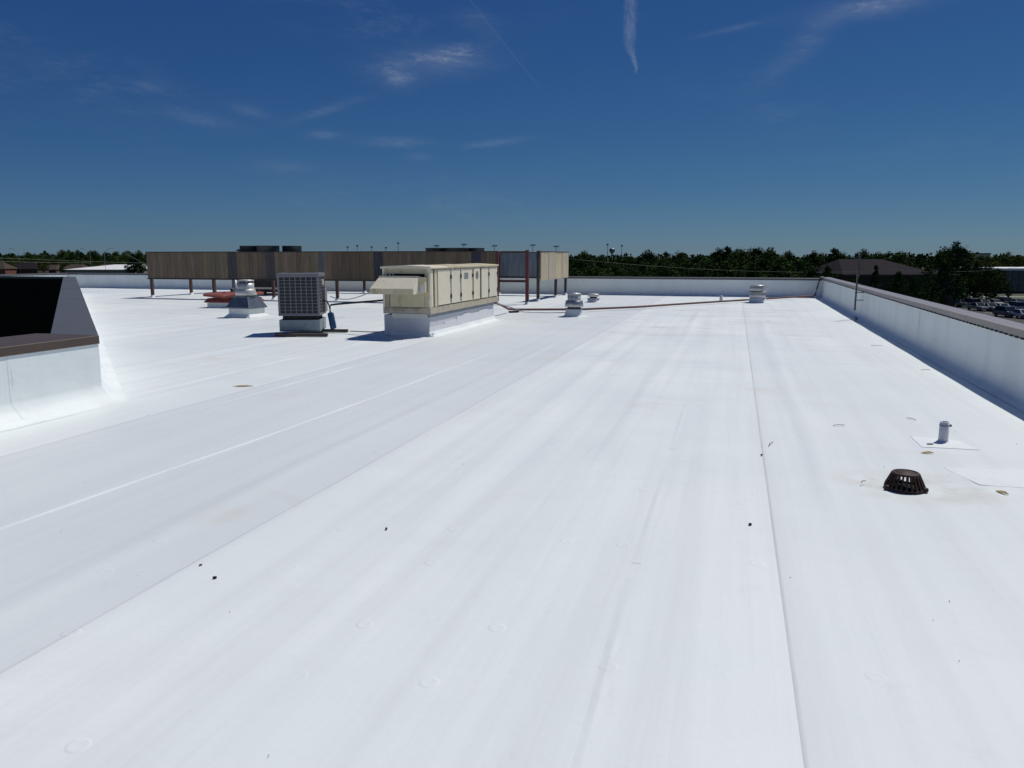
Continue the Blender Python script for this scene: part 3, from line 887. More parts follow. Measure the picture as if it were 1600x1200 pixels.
def guard(rot):
    gr = MB()
    m = Matrix.Rotation(rot, 4, 'Z')
    w = 2 * S - 0.06
    for k in range(8):
        xx = -S + 0.03 + k * w / 7
        gr.box(xx - 0.008, xx + 0.008, -S - 0.004, -S + 0.014, CB + 0.045, CT - 0.07, m)
    for k in range(12):
        zz = CB + 0.05 + k * (CT - 0.075 - CB - 0.05) / 11
        gr.box(-S + 0.03, S - 0.03, -S - 0.001, -S + 0.024, zz - 0.006, zz + 0.006, m)
    return gr
for k in range(4):
    guard(k * math.pi / 2).build('coil_guard', M['grey_paint'], cu)
tp = MB()
nn = 40
vs, fs = [], []
for k in range(nn):
    a = 2 * math.pi * k / nn
    c_, s_ = math.cos(a), math.sin(a)
    q = max(abs(c_), abs(s_))
    vs += [((S + 0.012) * c_ / q, (S + 0.012) * s_ / q, CT), (0.37 * c_, 0.37 * s_, CT + 0.008), (0.35 * c_, 0.35 * s_, CT - 0.06), ((S + 0.012) * c_ / q, (S + 0.012) * s_ / q, CT - 0.07)]
for k in range(nn):
    b, e = 4 * k, 4 * ((k + 1) % nn)
    fs += [(b, e, e + 1, b + 1), (b + 1, e + 1, e + 2, b + 2), (b + 3, e + 3, e, b)]
tp.add(vs, fs)
top = tp.build('top_cover', M['grey_paint'], cu)
fg = MB()
for r_ in (0.06, 0.12, 0.18, 0.24, 0.30, 0.355):
    fg.tube([(r_ * math.cos(2 * math.pi * k / 24), r_ * math.sin(2 * math.pi * k / 24), CT + 0.004) for k in range(25)], 0.004, 5, False)
for k in range(4):
    a = math.pi * k / 4
    fg.tube([(-0.36 * math.cos(a), -0.36 * math.sin(a), CT + 0.002), (0.36 * math.cos(a), 0.36 * math.sin(a), CT + 0.002)], 0.005, 5)
fg.build('fan_guard', M['rubber'], top)
fn = MB()
fn.lathe([(0.06, 0), (0.06, 0.05)], z=CT - 0.13, n=16)
for k in range(3):
    a = 2 * math.pi * k / 3
    m = Matrix.Rotation(a, 4, 'Z') @ Matrix.Rotation(R(20), 4, 'X')
    fn.box(0.05, 0.33, -0.08, 0.08, CT * 0 - 0.004, 0.004, Matrix.Translation((0, 0, CT - 0.11)) @ m)
fn.build('fan', M['dark'], top)
MB().box(S + 0.005, S + 0.035, -0.05, 0.06, CT - 0.26, CT - 0.14).build('disconnect_switch', M['pale'], cu, bevel=0.004)
MB().box(S + 0.004, S + 0.05, 0.10, 0.40, CB + 0.05, CB + 0.55).build('service_panel', M['grey_paint'], cu, bevel=0.004)

tag(MB().box(-0.55, 0.55, -0.05, 0.05, 0.012, 0.072).build('timber_sleeper', M['timber'], bevel=0.004),
    'dark timber sleeper under the front edge of the grey condensing unit', 'timber', 'timbers under the condensing unit')
bpy.data.objects['timber_sleeper'].location = (-8.63, 14.12, 0); bpy.data.objects['timber_sleeper'].rotation_euler = (0, 0, R(15))
s2 = MB().box(-0.62, 0.62, -0.05, 0.05, 0.012, 0.072).build('timber_sleeper', M['timber'], bevel=0.004)
tag(s2, 'dark timber sleeper sticking out under the blue cylinder beside the condensing unit', 'timber', 'timbers under the condensing unit')
s2.location = (-8.74, 15.08, 0.0); s2.rotation_euler = (0, 0, R(12))
for o in (bpy.data.objects['timber_sleeper'], s2): o.location.z = 0.0
# blue filter drier, lines
fd = thing('filter_drier', 'blue cylinder leaning upright between the condensing unit and the rooftop unit', 'cylinder', (-8.46, 15.17, 0.075), 0)
tilt = Matrix.Rotation(R(-10), 4, 'Y')
MB().lathe([(0.02, 0), (0.065, 0.012), (0.07, 0.03), (0.07, 0.33), (0.06, 0.36), (0.02, 0.375)], n=20, m=tilt).build('shell', M['blue_can'], fd)
MB().lathe([(0.016, 0.37), (0.016, 0.44)], n=10, m=tilt).build('fitting', M['rubber'], fd)
MB().lathe([(0.072, 0.08), (0.072, 0.15)], n=20, cap0=False, cap1=False, m=tilt).build('wrap_label', M['blue_can'], fd)
tag(MB().tube([(-8.53, 15.17, 0.52), (-8.51, 15.17, 0.60), (-8.38, 15.18, 0.62), (-8.0, 15.2, 0.655), (-7.5, 15.15, 0.70), (-7.02, 15.1, 0.745)], 0.022, 10).build('insulated_pipe', M['rubber']),
    'black insulated refrigerant pipe from the blue cylinder to the beige unit', 'pipe')
tag(MB().tube([(-8.66, 15.08, 0.70), (-8.56, 15.10, 0.69), (-8.54, 15.15, 0.60), (-8.535, 15.17, 0.52)], 0.016, 8).build('refrigerant_line', M['rubber']),
    'short black line looping from the condensing unit into the blue cylinder', 'pipe')
pts = []
for k in range(15):
    t = k / 14
    pts.append((-8.58 + t * 1.54, 15.30 - 0.1 * t, 0.78 + 0.42 * t - 0.75 * t * (1 - t) * (1.3 - 0.6 * t)))
tag(MB().tube(pts, 0.009, 6).build('control_cable', M['steel_grey']), 'thin grey cable sagging between the condensing unit and the beige unit', 'cable')
tag(MB().tube([(-8.0, 15.05, 0.05), (-7.6, 15.2, 0.03), (-7.2, 15.35, 0.03), (-7.08, 15.45, 0.03)], 0.012, 6).build('drain_line', M['steel_grey']),
    'thin grey line lying on the roof from the timber to the curb', 'pipe')

# ---- gravity vent with pyramid base
gv = thing('roof_vent', 'metal gravity vent with a dark pyramid skirt on a square white curb', 'vent', (-12.98, 18.5, 0), R(-4), 'vents on the roof')
MB().box(-0.34, 0.34, -0.34, 0.34, 0, 0.27).build('curb', M['flashing'], gv, bevel=0.015)
fl = MB()
for k in range(4):
    mm = Matrix.Rotation(k * math.pi / 2, 4, 'Z')
    v = [mm @ Vector(p) for p in ((-0.345, -0.34, 0.10), (0.345, -0.34, 0.10), (0.44, -0.44, 0.006), (-0.44, -0.44, 0.006))]
    fl.add(v, [(0, 1, 2, 3)])
fl.build('base_flashing', M['flashing'], gv)
vs = [(sx * r_, sy * r_, z_) for r_, z_ in ((0.39, 0.245), (0.39, 0.275), (0.245, 0.55), (0.245, 0.575)) for sx, sy in ((-1, -1), (1, -1), (1, 1), (-1, 1))]
fs = [(j * 4 + k, j * 4 + (k + 1) % 4, j * 4 + 4 + (k + 1) % 4, j * 4 + 4 + k) for j in range(3) for k in range(4)] + [(12, 13, 14, 15)]
pyr = MB(); pyr.add(vs, fs); pyr.build('pyramid_skirt', M['galv_dark'], gv, bevel=0.006)
MB().lathe([(0.20, 0.575), (0.20, 0.64)], n=28).build('neck', M['galv'], gv)
MB().lathe([(0.285, 0.60), (0.29, 0.605), (0.245, 0.77), (0.235, 0.775)], n=28, cap0=False).build('wind_band', M['galv_pale'], gv)
MB().lathe([(0.225, 0.775), (0.228, 0.93), (0.222, 0.93), (0.222, 0.775)], n=28, cap0=False, cap1=False).build('stack', M['galv_pale'], gv)
MB().lathe([(0.18, 0.775), (0.18, 0.98)], n=20).build('inner_stack', M['galv_dark'], gv)
for k in range(6):
    a = math.pi * k / 3 + 0.3
    MB().box(-0.012, 0.012, -0.005, 0.005, 0.92, 1.0, Matrix.Translation((0.215 * math.cos(a), 0.215 * math.sin(a), 0)) @ Matrix.Rotation(a + math.pi / 2, 4, 'Z')).build('cap_strut', M['galv'], gv)
MB().lathe([(0.232, 0.985), (0.235, 0.99), (0.235, 1.012), (0.10, 1.025), (0.0, 1.03)], n=28, cap1=False).build('cap', M['galv_pale'], gv)

# ---- round vents
def round_vent(name_label, loc, parts, group='vents on the roof', rz=0):
    t = thing('roof_vent', name_label, 'vent', loc, rz, group)
    for nm, prof, mt in parts:
        MB().lathe(prof, n=28, cap0=False).build(nm, M[mt], t)
    return t
v3 = round_vent('round two drum vent with white tapered boot in front of the red pipe', (-4.28, 21.15, 0), [
    ('boot', [(0.42, 0.004), (0.30, 0.012), (0.265, 0.04), (0.225, 0.20), (0.215, 0.215)], 'flashing'),
    ('neck', [(0.185, 0.20), (0.185, 0.30)], 'galv_dark'),
    ('skirt', [(0.26, 0.275), (0.264, 0.28), (0.235, 0.44), (0.225, 0.445)], 'galv'),
    ('stack', [(0.185, 0.44), (0.188, 0.60)], 'galv_pale'),
    ('cap', [(0.192, 0.595), (0.194, 0.60), (0.194, 0.645), (0.0, 0.66)], 'galv_pale')])
MB().box(-0.012, 0.012, -0.193, -0.186, 0.45, 0.62, Matrix.Rotation(R(-8), 4, 'Z')).build('seam_strap', M['galv_dark'], v3)
MB().lathe([(0.262, 0.205), (0.268, 0.215), (0.262, 0.225)], n=28, cap0=False, cap1=False).build('boot_clamp', M['galv_dark'], v3)
v4 = round_vent('low round vent with a flat cap just ahead of the far parapet', (-4.95, 28.0, 0), [
    ('boot', [(0.36, 0.004), (0.25, 0.012), (0.215, 0.03), (0.21, 0.125)], 'flashing'),
    ('flange', [(0.225, 0.125), (0.228, 0.13), (0.228, 0.15), (0.12, 0.155)], 'galv_pale'),
    ('neck', [(0.13, 0.15), (0.13, 0.215)], 'dark'),
    ('cap', [(0.20, 0.205), (0.215, 0.21), (0.215, 0.29), (0.19, 0.305), (0.0, 0.325)], 'galv_pale')])
v5 = round_vent('white round vent of two stacked drums near the far right corner', (0.82, 29.4, 0), [
    ('boot', [(0.42, 0.004), (0.32, 0.012), (0.285, 0.04), (0.275, 0.20)], 'flashing'),
    ('lower_drum', [(0.28, 0.20), (0.285, 0.205), (0.28, 0.365)], 'galv_pale'),
    ('flange', [(0.27, 0.365), (0.34, 0.385), (0.34, 0.40), (0.26, 0.42)], 'galv'),
    ('upper_drum', [(0.275, 0.42), (0.28, 0.425), (0.28, 0.60)], 'galv_pale'),
    ('cap', [(0.29, 0.595), (0.292, 0.60), (0.292, 0.625), (0.0, 0.645)], 'galv_pale')])
sp = thing('vent_pipe', 'short white vent pipe standing beside the red pipe before the far parapet', 'pipe', (-0.46, 30.0, 0), 0)
MB().lathe([(0.13, 0.004), (0.08, 0.02), (0.062, 0.05), (0.06, 0.20), (0.052, 0.205), (0.052, 0.19)], n=16, cap0=False, cap1=False).build('pipe', M['white_pvc'], sp)
MB().lathe([(0.0, 0.19), (0.052, 0.19)], n=16, cap0=False, cap1=False).build('bore', M['dark'], sp)

# near vent pipe, its flashing patch
vp = thing('vent_pipe', 'white vent pipe with a clamp on a square patch behind the drain', 'pipe', (1.87, 7.56, 0), R(8))
MB().lathe([(0.062, 0.006), (0.045, 0.012), (0.0405, 0.03), (0.0395, 0.185), (0.033, 0.187), (0.033, 0.10)], n=24, cap0=False, cap1=False).build('pipe', M['white_pvc'], vp)
MB().lathe([(0.0, 0.172), (0.033, 0.172)], n=24, cap0=False, cap1=False).build('bore', M['dark'], vp)
MB().lathe([(0.041, 0.147), (0.0425, 0.149), (0.0425, 0.158), (0.041, 0.16)], n=24, cap0=False, cap1=False).build('clamp_band', M['galv_dark'], vp)
MB().box(0.038, 0.058, -0.008, 0.008, 0.144, 0.162).build('clamp_screw', M['iron'], vp)
def drape(corners, nu, nv, lift, skirt):
    """a membrane piece lying on the roof, following its unevenness"""
    c = [Vector(p) for p in corners]
    vs, fs = [], []
    for a in range(nu + 1):
        for b in range(nv + 1):
            p = c[0].lerp(c[1], a / nu).lerp(c[3].lerp(c[2], a / nu), b / nv)
            vs.append((p.x, p.y, float(roof_height(np.array(p.x), np.array(p.y))) + lift))
    W = nv + 1
    for a in range(nu):
        for b in range(nv): fs.append((a * W + b, (a + 1) * W + b, (a + 1) * W + b + 1, a * W + b + 1))
    mb = MB(); mb.add(vs, fs, True)
    rim = [a * W for a in range(nu + 1)] + [nu * W + b for b in range(1, W)] + [a * W + nv for a in range(nu - 1, -1, -1)] + [b for b in range(nv - 1, 0, -1)]
    k = len(rim)
    top = [vs[q] for q in rim]
    mb.add(top + [(x_, y_, z_ - skirt) for x_, y_, z_ in top], [(q, (q + 1) % k, (q + 1) % k + k, q + k) for q in range(k)])
    return mb
pt = drape([(1.632, 7.72), (2.006, 7.618), (2.091, 7.304), (1.64, 7.291)], 14, 14, 0.0042, 0.0045).build('patch', M['white_patch'], vp)
pt.matrix_parent_inverse = (Matrix.Translation((1.87, 7.56, 0)) @ Matrix.Rotation(R(8), 4, 'Z')).inverted()
lp = drape([(1.79, 6.16), (2.95, 6.20), (2.95, 6.80), (1.66, 6.62)], 26, 14, 0.0016, 0.0016).build('membrane_patch', M['flashing'])
tag(lp, 'rectangular welded membrane patch right of the drain', 'patch')

# ---- roof drain strainer
dr = thing('roof_drain', 'rusty cast iron dome strainer over the roof drain at the right', 'drain', (1.255, 5.97, -0.012), R(10))
dr.scale = (0.79, 0.79, 0.70)
MB().lathe([(0.155, 0.0), (0.172, 0.0), (0.176, 0.012), (0.168, 0.026), (0.152, 0.026), (0.150, 0.0)], n=36, cap0=False, cap1=False).build('base_ring', M['iron'], dr)
MB().lathe([(0.118, 0.150), (0.120, 0.162), (0.112, 0.172), (0.094, 0.176), (0.090, 0.168), (0.092, 0.152), (0.118, 0.150)], n=36, cap0=False, cap1=False).build('top_ring', M['iron'], dr)
MB().lathe([(0.0, 0.160), (0.094, 0.160), (0.094, 0.167), (0.0, 0.169)], n=30, cap0=False, cap1=False).build('top_plate', M['iron'], dr)
rib = None
for k in range(24):
    a = 2 * math.pi * k / 24
    if rib is None:
        rb = MB()
        rb.prism([(0.150, 0.01), (0.172, 0.01), (0.172, 0.035), (0.122, 0.158), (0.104, 0.158), (0.148, 0.03)], 'y', -0.0075, 0.0075)
        rib = rb.build('rib', M['iron'], dr, bevel=0.002)
    else:
        r2 = rib.copy(); COL.objects.link(r2); r2.parent = dr; rib2 = r2; r2.rotation_euler = (0, 0, a)
for a in (-0.6, 1.5, 3.4):
    MB().lathe([(0.026, 0.0), (0.028, 0.03), (0.020, 0.04), (0.0, 0.043)], 0.172 * math.cos(a), 0.172 * math.sin(a), 0, n=14, cap0=False, cap1=False).build('bolt_lug', M['iron'], dr)
MB().lathe([(0.0, 0.0), (0.148, 0.0)], n=30, z=0.004, cap0=False, cap1=False).build('drain_throat', M['dark'], dr)

# ---- red hatch
ht = thing('roof_hatch', 'white curbed roof hatch with two red oxide steel lids', 'hatch', (-15.95, 22.1, 0), R(3))
MB().box(-0.62, 0.62, -0.62, 0.62, 0, 0.18).build('curb', M['flashing'], ht, bevel=0.015)
lo = MB()
vs = [(sx * r_, sy * r_, z_) for r_, z_ in ((0.68, 0.17), (0.69, 0.20), (0.60, 0.31)) for sx, sy in ((-1, -1), (1, -1), (1, 1), (-1, 1))]
lo.add(vs, [(j * 4 + k, j * 4 + (k + 1) % 4, j * 4 + 4 + (k + 1) % 4, j * 4 + 4 + k) for j in range(2) for k in range(4)] + [(8, 9, 10, 11)])
lo.build('lower_lid', M['red_lid'], ht, bevel=0.005)
for (a, b, ty) in ((-0.70, 0.05, R(5)), (0.02, 0.68, R(-9))):
    m = Matrix.Translation(((a + b) / 2, 0, 0.385)) @ Matrix.Rotation(ty, 4, 'Y')
    w_ = (b - a) / 2
    mb = MB()
    vs = [m @ Vector((sx * r1, sy * r2, z_)) for r1, r2, z_ in ((w_, 0.70, -0.04), (w_, 0.70, 0.025), (w_ * 0.85, 0.6, 0.06)) for sx, sy in ((-1, -1), (1, -1), (1, 1), (-1, 1))]
    mb.add(vs, [(0, 3, 2, 1)] + [(j * 4 + k, j * 4 + (k + 1) % 4, j * 4 + 4 + (k + 1) % 4, j * 4 + 4 + k) for j in range(2) for k in range(4)] + [(8, 9, 10, 11)])
    mb.build('upper_lid', M['red_lid'], ht, bevel=0.005)
MB().tube([(-0.20, -0.3, 0.43), (-0.20, -0.3, 0.49), (-0.14, -0.3, 0.50)], 0.012, 8).build('lid_handle', M['rust_post'], ht)

# ---- red gas pipe and supports
gp = thing('gas_pipe', 'long dark red pipe running across the roof to the far right corner', 'pipe', (0, 0, 0))
path = [(-6.35, 20.2, 0.42), (-6.34, 20.9, 0.30), (-6.42, 21.9, 0.12), (-6.2, 22.15, 0.09), (-4.7, 22.75, 0.085), (-4.3, 22.95, 0.085), (-2.9, 24.55, 0.08), (-1.8, 26.3, 0.08), (-0.5, 28.3, 0.08), (0.9, 30.3, 0.08), (2.2, 32.2, 0.08), (3.05, 33.2, 0.085)]
MB().tube(path, 0.033, 8).build('pipe_run', M['pipe_red'], gp)
MB().tube([(3.05, 33.2, 0.085), (3.14, 33.3, 0.12), (3.20, 33.36, 0.40), (3.30, 33.43, 0.80), (3.36, 33.5, 0.83), (3.45, 33.8, 0.83)], 0.033, 8).build('pipe_riser', M['pipe_red'], gp)
for q, (xx, yy) in enumerate(((-6.3, 22.1),)):
    tag(MB().box(-0.16, 0.16, -0.06, 0.06, 0.008, 0.052).build('pipe_support', M['timber'], bevel=0.004),
        ['dark timber block under the red pipe beside the beige unit', 'small support block under the red pipe right of the round vents', 'support block under the middle of the long red pipe', 'support block under the red pipe left of the white drum vent', 'support block under the red pipe near the far corner'][q], 'support block')
    o = bpy.context.scene.collection.objects[-1]
    o.location = (xx, yy, 0); o.rotation_euler = (0, 0, R(50))
tag(MB().tube([(-6.2, 20.0, 0.40), (-6.05, 20.8, 0.25), (-5.9, 21.6, 0.07), (-5.3, 21.9, 0.03), (-4.7, 22.2, 0.03)], 0.014, 6).build('conduit', M['steel_grey']),
    'thin grey conduit sloping from the beige unit to the red pipe', 'conduit')

# ---- equipment screen
SC = thing('equipment_screen', 'long weathered board equipment screen raised on rusty posts', 'screen', (0, 0, 0))
ZB, ZT = 0.765, 1.845
BW = 0.19
def board_colour(x):
    for x0, x1, c in ((-19.15, -18.75, (0.075, 0.07, 0.07)), (-17.4, -17.1, (0.08, 0.075, 0.075)), (-15.15, -14.85, (0.11, 0.13, 0.145)), (-12.9, -12.55, (0.05, 0.05, 0.062)), (-9.05, -8.75, (0.045, 0.045, 0.06)),
                      (-20.9, -20.75, (0.09, 0.085, 0.085))):
        if x0 < x < x1: return c
    b = random.choice([(0.25, 0.185, 0.125), (0.24, 0.185, 0.122), (0.22, 0.16, 0.112), (0.24, 0.19, 0.118), (0.20, 0.148, 0.108), (0.25, 0.195, 0.12)])
    k = random.uniform(0.86, 1.10) * 0.86 * (0.72 if x > -14.6 else 1.0)
    return tuple(v * k for v in b)
bmesh_board = MB().box(-BW / 2 + 0.004, BW / 2 - 0.004, -0.012, 0.012, 0, ZT - ZB - 0.05).mesh('board', M['board'])
def board(x, y, rz=0.0, col=None, z=ZB + 0.025):
    o = bpy.data.objects.new('board', bmesh_board)
    COL.objects.link(o); o.parent = SC
    o.location = (x, y + random.uniform(-0.004, 0.004), z + random.uniform(-0.012, 0.006))
    o.rotation_euler = (0, 0, rz)
    o.color = (*(col or board_colour(x)), 1)
    return o
SY, SX0, SX1, SX2, SYB = 26.2, -22.92, -8.02, -6.95, 32.4
x = SX0 + BW / 2
while x < SX1:
    board(x, SY); x += BW
x = SX0 + BW / 2
while x < SX2:                                       # rear face, seen through the opening
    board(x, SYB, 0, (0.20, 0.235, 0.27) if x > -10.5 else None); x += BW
y = SY + 0.1
while y < SYB:
    board(SX0 - 0.012, y, R(90)); y += BW
# end panels on the right: four wide sheets
PW = (32.9 - 28.0) / 4
for k in range(4):
    o = MB().box(-0.014, 0.014, 0.012, PW - 0.012, 0, ZT - ZB - 0.03).build('end_panel', M['board'], SC, bevel=0.003)
    o.location = (SX2 + 0.01 * (k % 2), 28.0 + k * PW, ZB + 0.015)
    o.color = [(0.50, 0.42, 0.30, 1), (0.48, 0.41, 0.31, 1), (0.55, 0.46, 0.30, 1), (0.56, 0.48, 0.34, 1)][k]
for (a, b, c, d, z0, z1, mt) in (
        (SX0 - 0.03, SX1, SY - 0.035, SY + 0.035, ZT - 0.035, ZT, 'rail'), (SX0 - 0.03, SX1, SY - 0.03, SY + 0.03, ZB - 0.02, ZB + 0.03, 'rail'),
        (SX0 - 0.03, SX2, SYB - 0.03, SYB + 0.03, ZT - 0.035, ZT, 'rail'), (SX0 - 0.03, SX2, SYB - 0.03, SYB + 0.03, ZB - 0.02, ZB + 0.03, 'rail'),
        (SX2 - 0.03, SX2 + 0.03, 27.95, 32.95, ZT - 0.02, ZT + 0.01, 'rail'), (SX2 - 0.02, SX2 + 0.02, 27.95, 32.95, ZB - 0.012, ZB + 0.012, 'rust_beige'),
        (SX0 - 0.05, SX0 + 0.02, SY + 0.04, SYB - 0.04, ZT - 0.03, ZT, 'rail'), (SX0 - 0.05, SX0 + 0.02, SY + 0.04, SYB - 0.04, ZB - 0.02, ZB + 0.02, 'rail'),
        (SX1 + 0.06, SX2 - 0.06, SY - 0.06, SY + 0.06, ZT - 0.07, ZT - 0.005, 'rust_post'), (SX1 - 1.0, SX2 - 0.06, SY + 0.05, SY + 0.13, ZB - 0.01, ZB + 0.075, 'rust_post')):
    MB().box(a, b, c, d, z0, z1).build('rail', M[mt], SC)
def post(x, y, mt='rust_post', z1=ZT - 0.04, r=0.05, boot=True):
    o = MB().box(-r, r, -r, r, 0.0, z1).build('post', M[mt], SC, bevel=0.004)
    o.location = (x, y, 0)
    if boot:
        MB().lathe([(0.15, 0.004), (0.085, 0.02), (0.078, 0.09), (0.07, 0.10)], n=12, cap0=False).build('post_boot', M['flashing'], o)
for xx in (-22.86, -19.9, -17.2, -14.45, -11.3): post(xx, SY + 0.1)
for yy in (28.6, 30.2, 31.6): post(SX0 + 0.1, yy)
for xx in (-20.0, -16.35, -13.0, -9.9): post(xx, SYB - 0.1)
post(-8.08, SY, 'red_post', ZT - 0.02); post(-6.93, SY - 0.2, 'red_post', ZT + 0.03, 0.055)
post(-7.03, 27.95, 'rail', ZT + 0.02); post(-7.03, 30.9, 'rail'); post(-7.03, 32.8, 'rail')

# ---- chillers inside the screen
def chiller(label, x0, x1, y0, y1, ztop, fans, group='chillers inside the screen'):
    t = thing('air_cooled_chiller', label, 'chiller', ((x0 + x1) / 2, (y0 + y1) / 2, 0), 0, group)
    hx, hy = (x1 - x0) / 2, (y1 - y0) / 2
    MB().box(-hx, hx, -hy, hy, 0.33, ztop - 0.36).build('coil_block', M['coil'], t)
    MB().box(-hx - 0.02, hx + 0.02, -hy - 0.02, hy + 0.02, 0.25, 0.33).build('base_frame', M['galv_pale'], t)
    for s_ in (-1, 1):
        MB().box(-hx - 0.3, hx + 0.3, s_ * hy * 0.8 - 0.07, s_ * hy * 0.8 + 0.07, 0.11, 0.248).build('support_beam', M['rust_post'], t)
        for q in (-0.7, 0.0, 0.7):
            MB().box(q * hx - 0.08, q * hx + 0.08, s_ * hy * 0.8 - 0.08, s_ * hy * 0.8 + 0.08, 0.0, 0.108).build('support_foot', M['dark'], t)
    MB().box(-hx - 0.02, hx + 0.02, -hy - 0.02, hy + 0.02, ztop - 0.36, ztop - 0.28).build('top_deck', M['chiller'], t)
    fins = int(2 * hx / 0.09)
    for q in range(fins):
        xx = -hx + (q + 0.5) * 2 * hx / fins
        MB().box(xx - 0.012, xx + 0.012, -hy - 0.03, -hy, 0.36, ztop - 0.37).build('coil_fin', M['chiller'], t)
    for fx, fy, fr in fans:
        f = MB().lathe([(fr, 0), (fr, 0.26), (fr + 0.012, 0.28), (fr - 0.02, 0.28), (fr - 0.03, 0.05)], fx - (x0 + x1) / 2, fy - (y0 + y1) / 2, ztop - 0.28, n=28, cap0=False, cap1=False).build('fan_shroud', M['chiller'], t)
        MB().lathe([(0.0, 0.12), (fr - 0.03, 0.12)], fx - (x0 + x1) / 2, fy - (y0 + y1) / 2, ztop - 0.28, n=20, cap0=False, cap1=False).build('fan_disc', M['dark'], f)
    return t
chiller('dark chiller with three round fan shrouds rising above the screen left of the condensing unit', -21.2, -18.5, 29.4, 31.2, 2.12,
        [(-20.75, 30.1, 0.46), (-19.75, 29.9, 0.50), (-18.98, 30.6, 0.42)])
chiller('chiller whose low fan shrouds show above the screen behind the beige unit', -12.5, -10.0, 29.2, 31.0, 2.0,
        [(-11.86, 29.9, 0.42), (-10.95, 29.9, 0.50), (-10.3, 30.4, 0.36)])
dv = thing('vent_pipe', 'grey metal flue standing behind the screen left of the gravity vent', 'pipe', (-20.15, 28.0, 0))
MB().lathe([(0.15, 0.004), (0.10, 0.03), (0.09, 0.06), (0.09, 0.80)], n=18, cap0=False).build('flue', M['galv'], dv)
MB().lathe([(0.12, 0.30), (0.125, 0.31), (0.125, 0.36), (0.12, 0.37)], n=18, cap0=False).build('collar', M['galv_dark'], dv)
ab = thing('intake_hood', 'small dark intake hood peeking above the screen at the upper left', 'vent', (-22.0, 31.2, 0))
MB().lathe([(0.12, 0.0), (0.12, 1.9)], n=14).build('stack', M['chiller'], ab)
MB().lathe([(0.22, 1.9), (0.22, 1.96), (0.05, 2.02)], n=16).build('cap', M['chiller'], ab)

# ---- antenna conduit on the right parapet
ap = thing('antenna_mast', 'slim grey twin conduit mast bracketed to the right parapet', 'mast', (3.10, 22.2, 0))
MB().tube([(0.0, 0, 0.24), (0.01, 0.02, 1.35), (0.012, 0.02, 1.40)], 0.024, 10).build('mast_tube', M['mast'], ap)
MB().tube([(0.006, 0.0, 1.05), (0.012, 0.0, 1.74)], 0.013, 8).build('antenna_rod', M['mast'], ap)
MB().tube([(0.05, 0.03, 1.18), (0.055, 0.03, 1.78), (0.03, 0.03, 1.80)], 0.012, 8).build('antenna_rod', M['mast'], ap)
for zz in (0.50, 0.70):
    MB().box(-0.03, 0.22, -0.012, 0.012, zz, zz + 0.022).build('bracket', M['galv_dark'], ap)
MB().box(0.014, 0.05, -0.005, 0.04, 1.14, 1.17).build('mast_clamp', M['galv'], ap)
tag(MB().lathe([(0.03, 0), (0.045, 0.03), (0.04, 0.08), (0.0, 0.10)], n=10).build('roof_fitting', M['galv_dark']), 'small grey conduit fitting on the roof at the foot of the mast', 'fitting')
scene.collection.objects[-1].location = (3.07, 21.7, 0.01)

# ---- litter on the roof
def litter(name, label, cat, x, y, rz, pts, mt, h=0.004, group='bits of litter on the roof'):
    mb = MB()
    k = len(pts)
    vs = [(a, b, 0.002 + c) for a, b, c in pts] + [(a, b, 0.002 + c + h) for a, b, c in pts]
    mb.add(vs, [tuple(reversed(range(k))), tuple(range(k, 2 * k))] + [(i, (i + 1) % k, (i + 1) % k + k, i + k) for i in range(k)])
    o = mb.build(name, M[mt])
    tag(o, label, cat, group)
    zz = float(roof_height(np.array(x), np.array(y)))
    o.location = (x, y, max(zz, 0) + 0.0005); o.rotation_euler = (0, 0, rz)
    return o
LEAF = [(-0.05, 0, 0), (-0.02, 0.014, 0.008), (0.02, 0.012, 0.012), (0.055, 0, 0.004), (0.02, -0.012, 0.006), (-0.02, -0.010, 0.002)]
CHIP = [(-0.010, -0.004, 0), (0.003, -0.007, 0), (0.010, 0.0, 0), (0.003, 0.006, 0), (-0.008, 0.004, 0)]
def twig(name_label, x, y, rz, ln):
    mb = MB().tube([(-ln / 2, 0, 0.006), (0, 0.008, 0.010), (ln / 2, 0, 0.006)], 0.003, 5)
    o = mb.build('twig', M['twig']); tag(o, name_label, 'twig', 'bits of litter on the roof')
    o.location = (x, y, 0.005); o.rotation_euler = (0, 0, rz)
litter('dry_leaf', 'yellow dry leaf between the drain and the vent pipe patch', 'leaf', 1.635, 7.06, 0.1, LEAF, 'leaf_dry')
litter('dry_leaf', 'thin yellow leaf on the patch to the right of the drain', 'leaf', 1.88, 5.98, -1.0, LEAF, 'leaf_dry')
litter('dry_leaf', 'tan dry leaf by the seam nearest the left parapet corner', 'leaf', -6.02, 8.40, 0.2, [(a * 2.6, b * 1.6, c) for a, b, c in LEAF], 'leaf_dry')
litter('grit_chip', 'dark chip left of centre just right of the near seam', 'chip', -2.52, 3.19, 0.3, CHIP, 'grit', 0.010)
litter('grit_chip', 'faint brown speck beside the near seam above the dark chip', 'chip', -2.70, 3.31, 1.3, CHIP, 'twig', 0.006)
litter('grit_chip', 'lone dark chip in the middle of the near roof', 'chip', -1.98, 4.10, 2.0, CHIP, 'grit', 0.010)
litter('grit_chip', 'dark chip on the right hand seam ahead of the drain', 'chip', 0.282, 6.60, 0.6, CHIP, 'grit', 0.012)
litter('grit_chip', 'dark chip just left of the right hand seam level with the drain', 'chip', 0.16, 4.80, 0.0, CHIP, 'grit', 0.012)
litter('grit_chip', 'dark curled scrap on the front edge of the pipe patch', 'chip', 1.73, 7.40, 0.3, [(a * 3.2, b * 1.6, c) for a, b, c in CHIP], 'grit', 0.010)
twig('thin twig beside the right hand seam', 0.375, 7.02, 1.3, 0.16)
twig('short twig on the roof beyond the pipe patch', 1.80, 8.53, -0.9, 0.11)
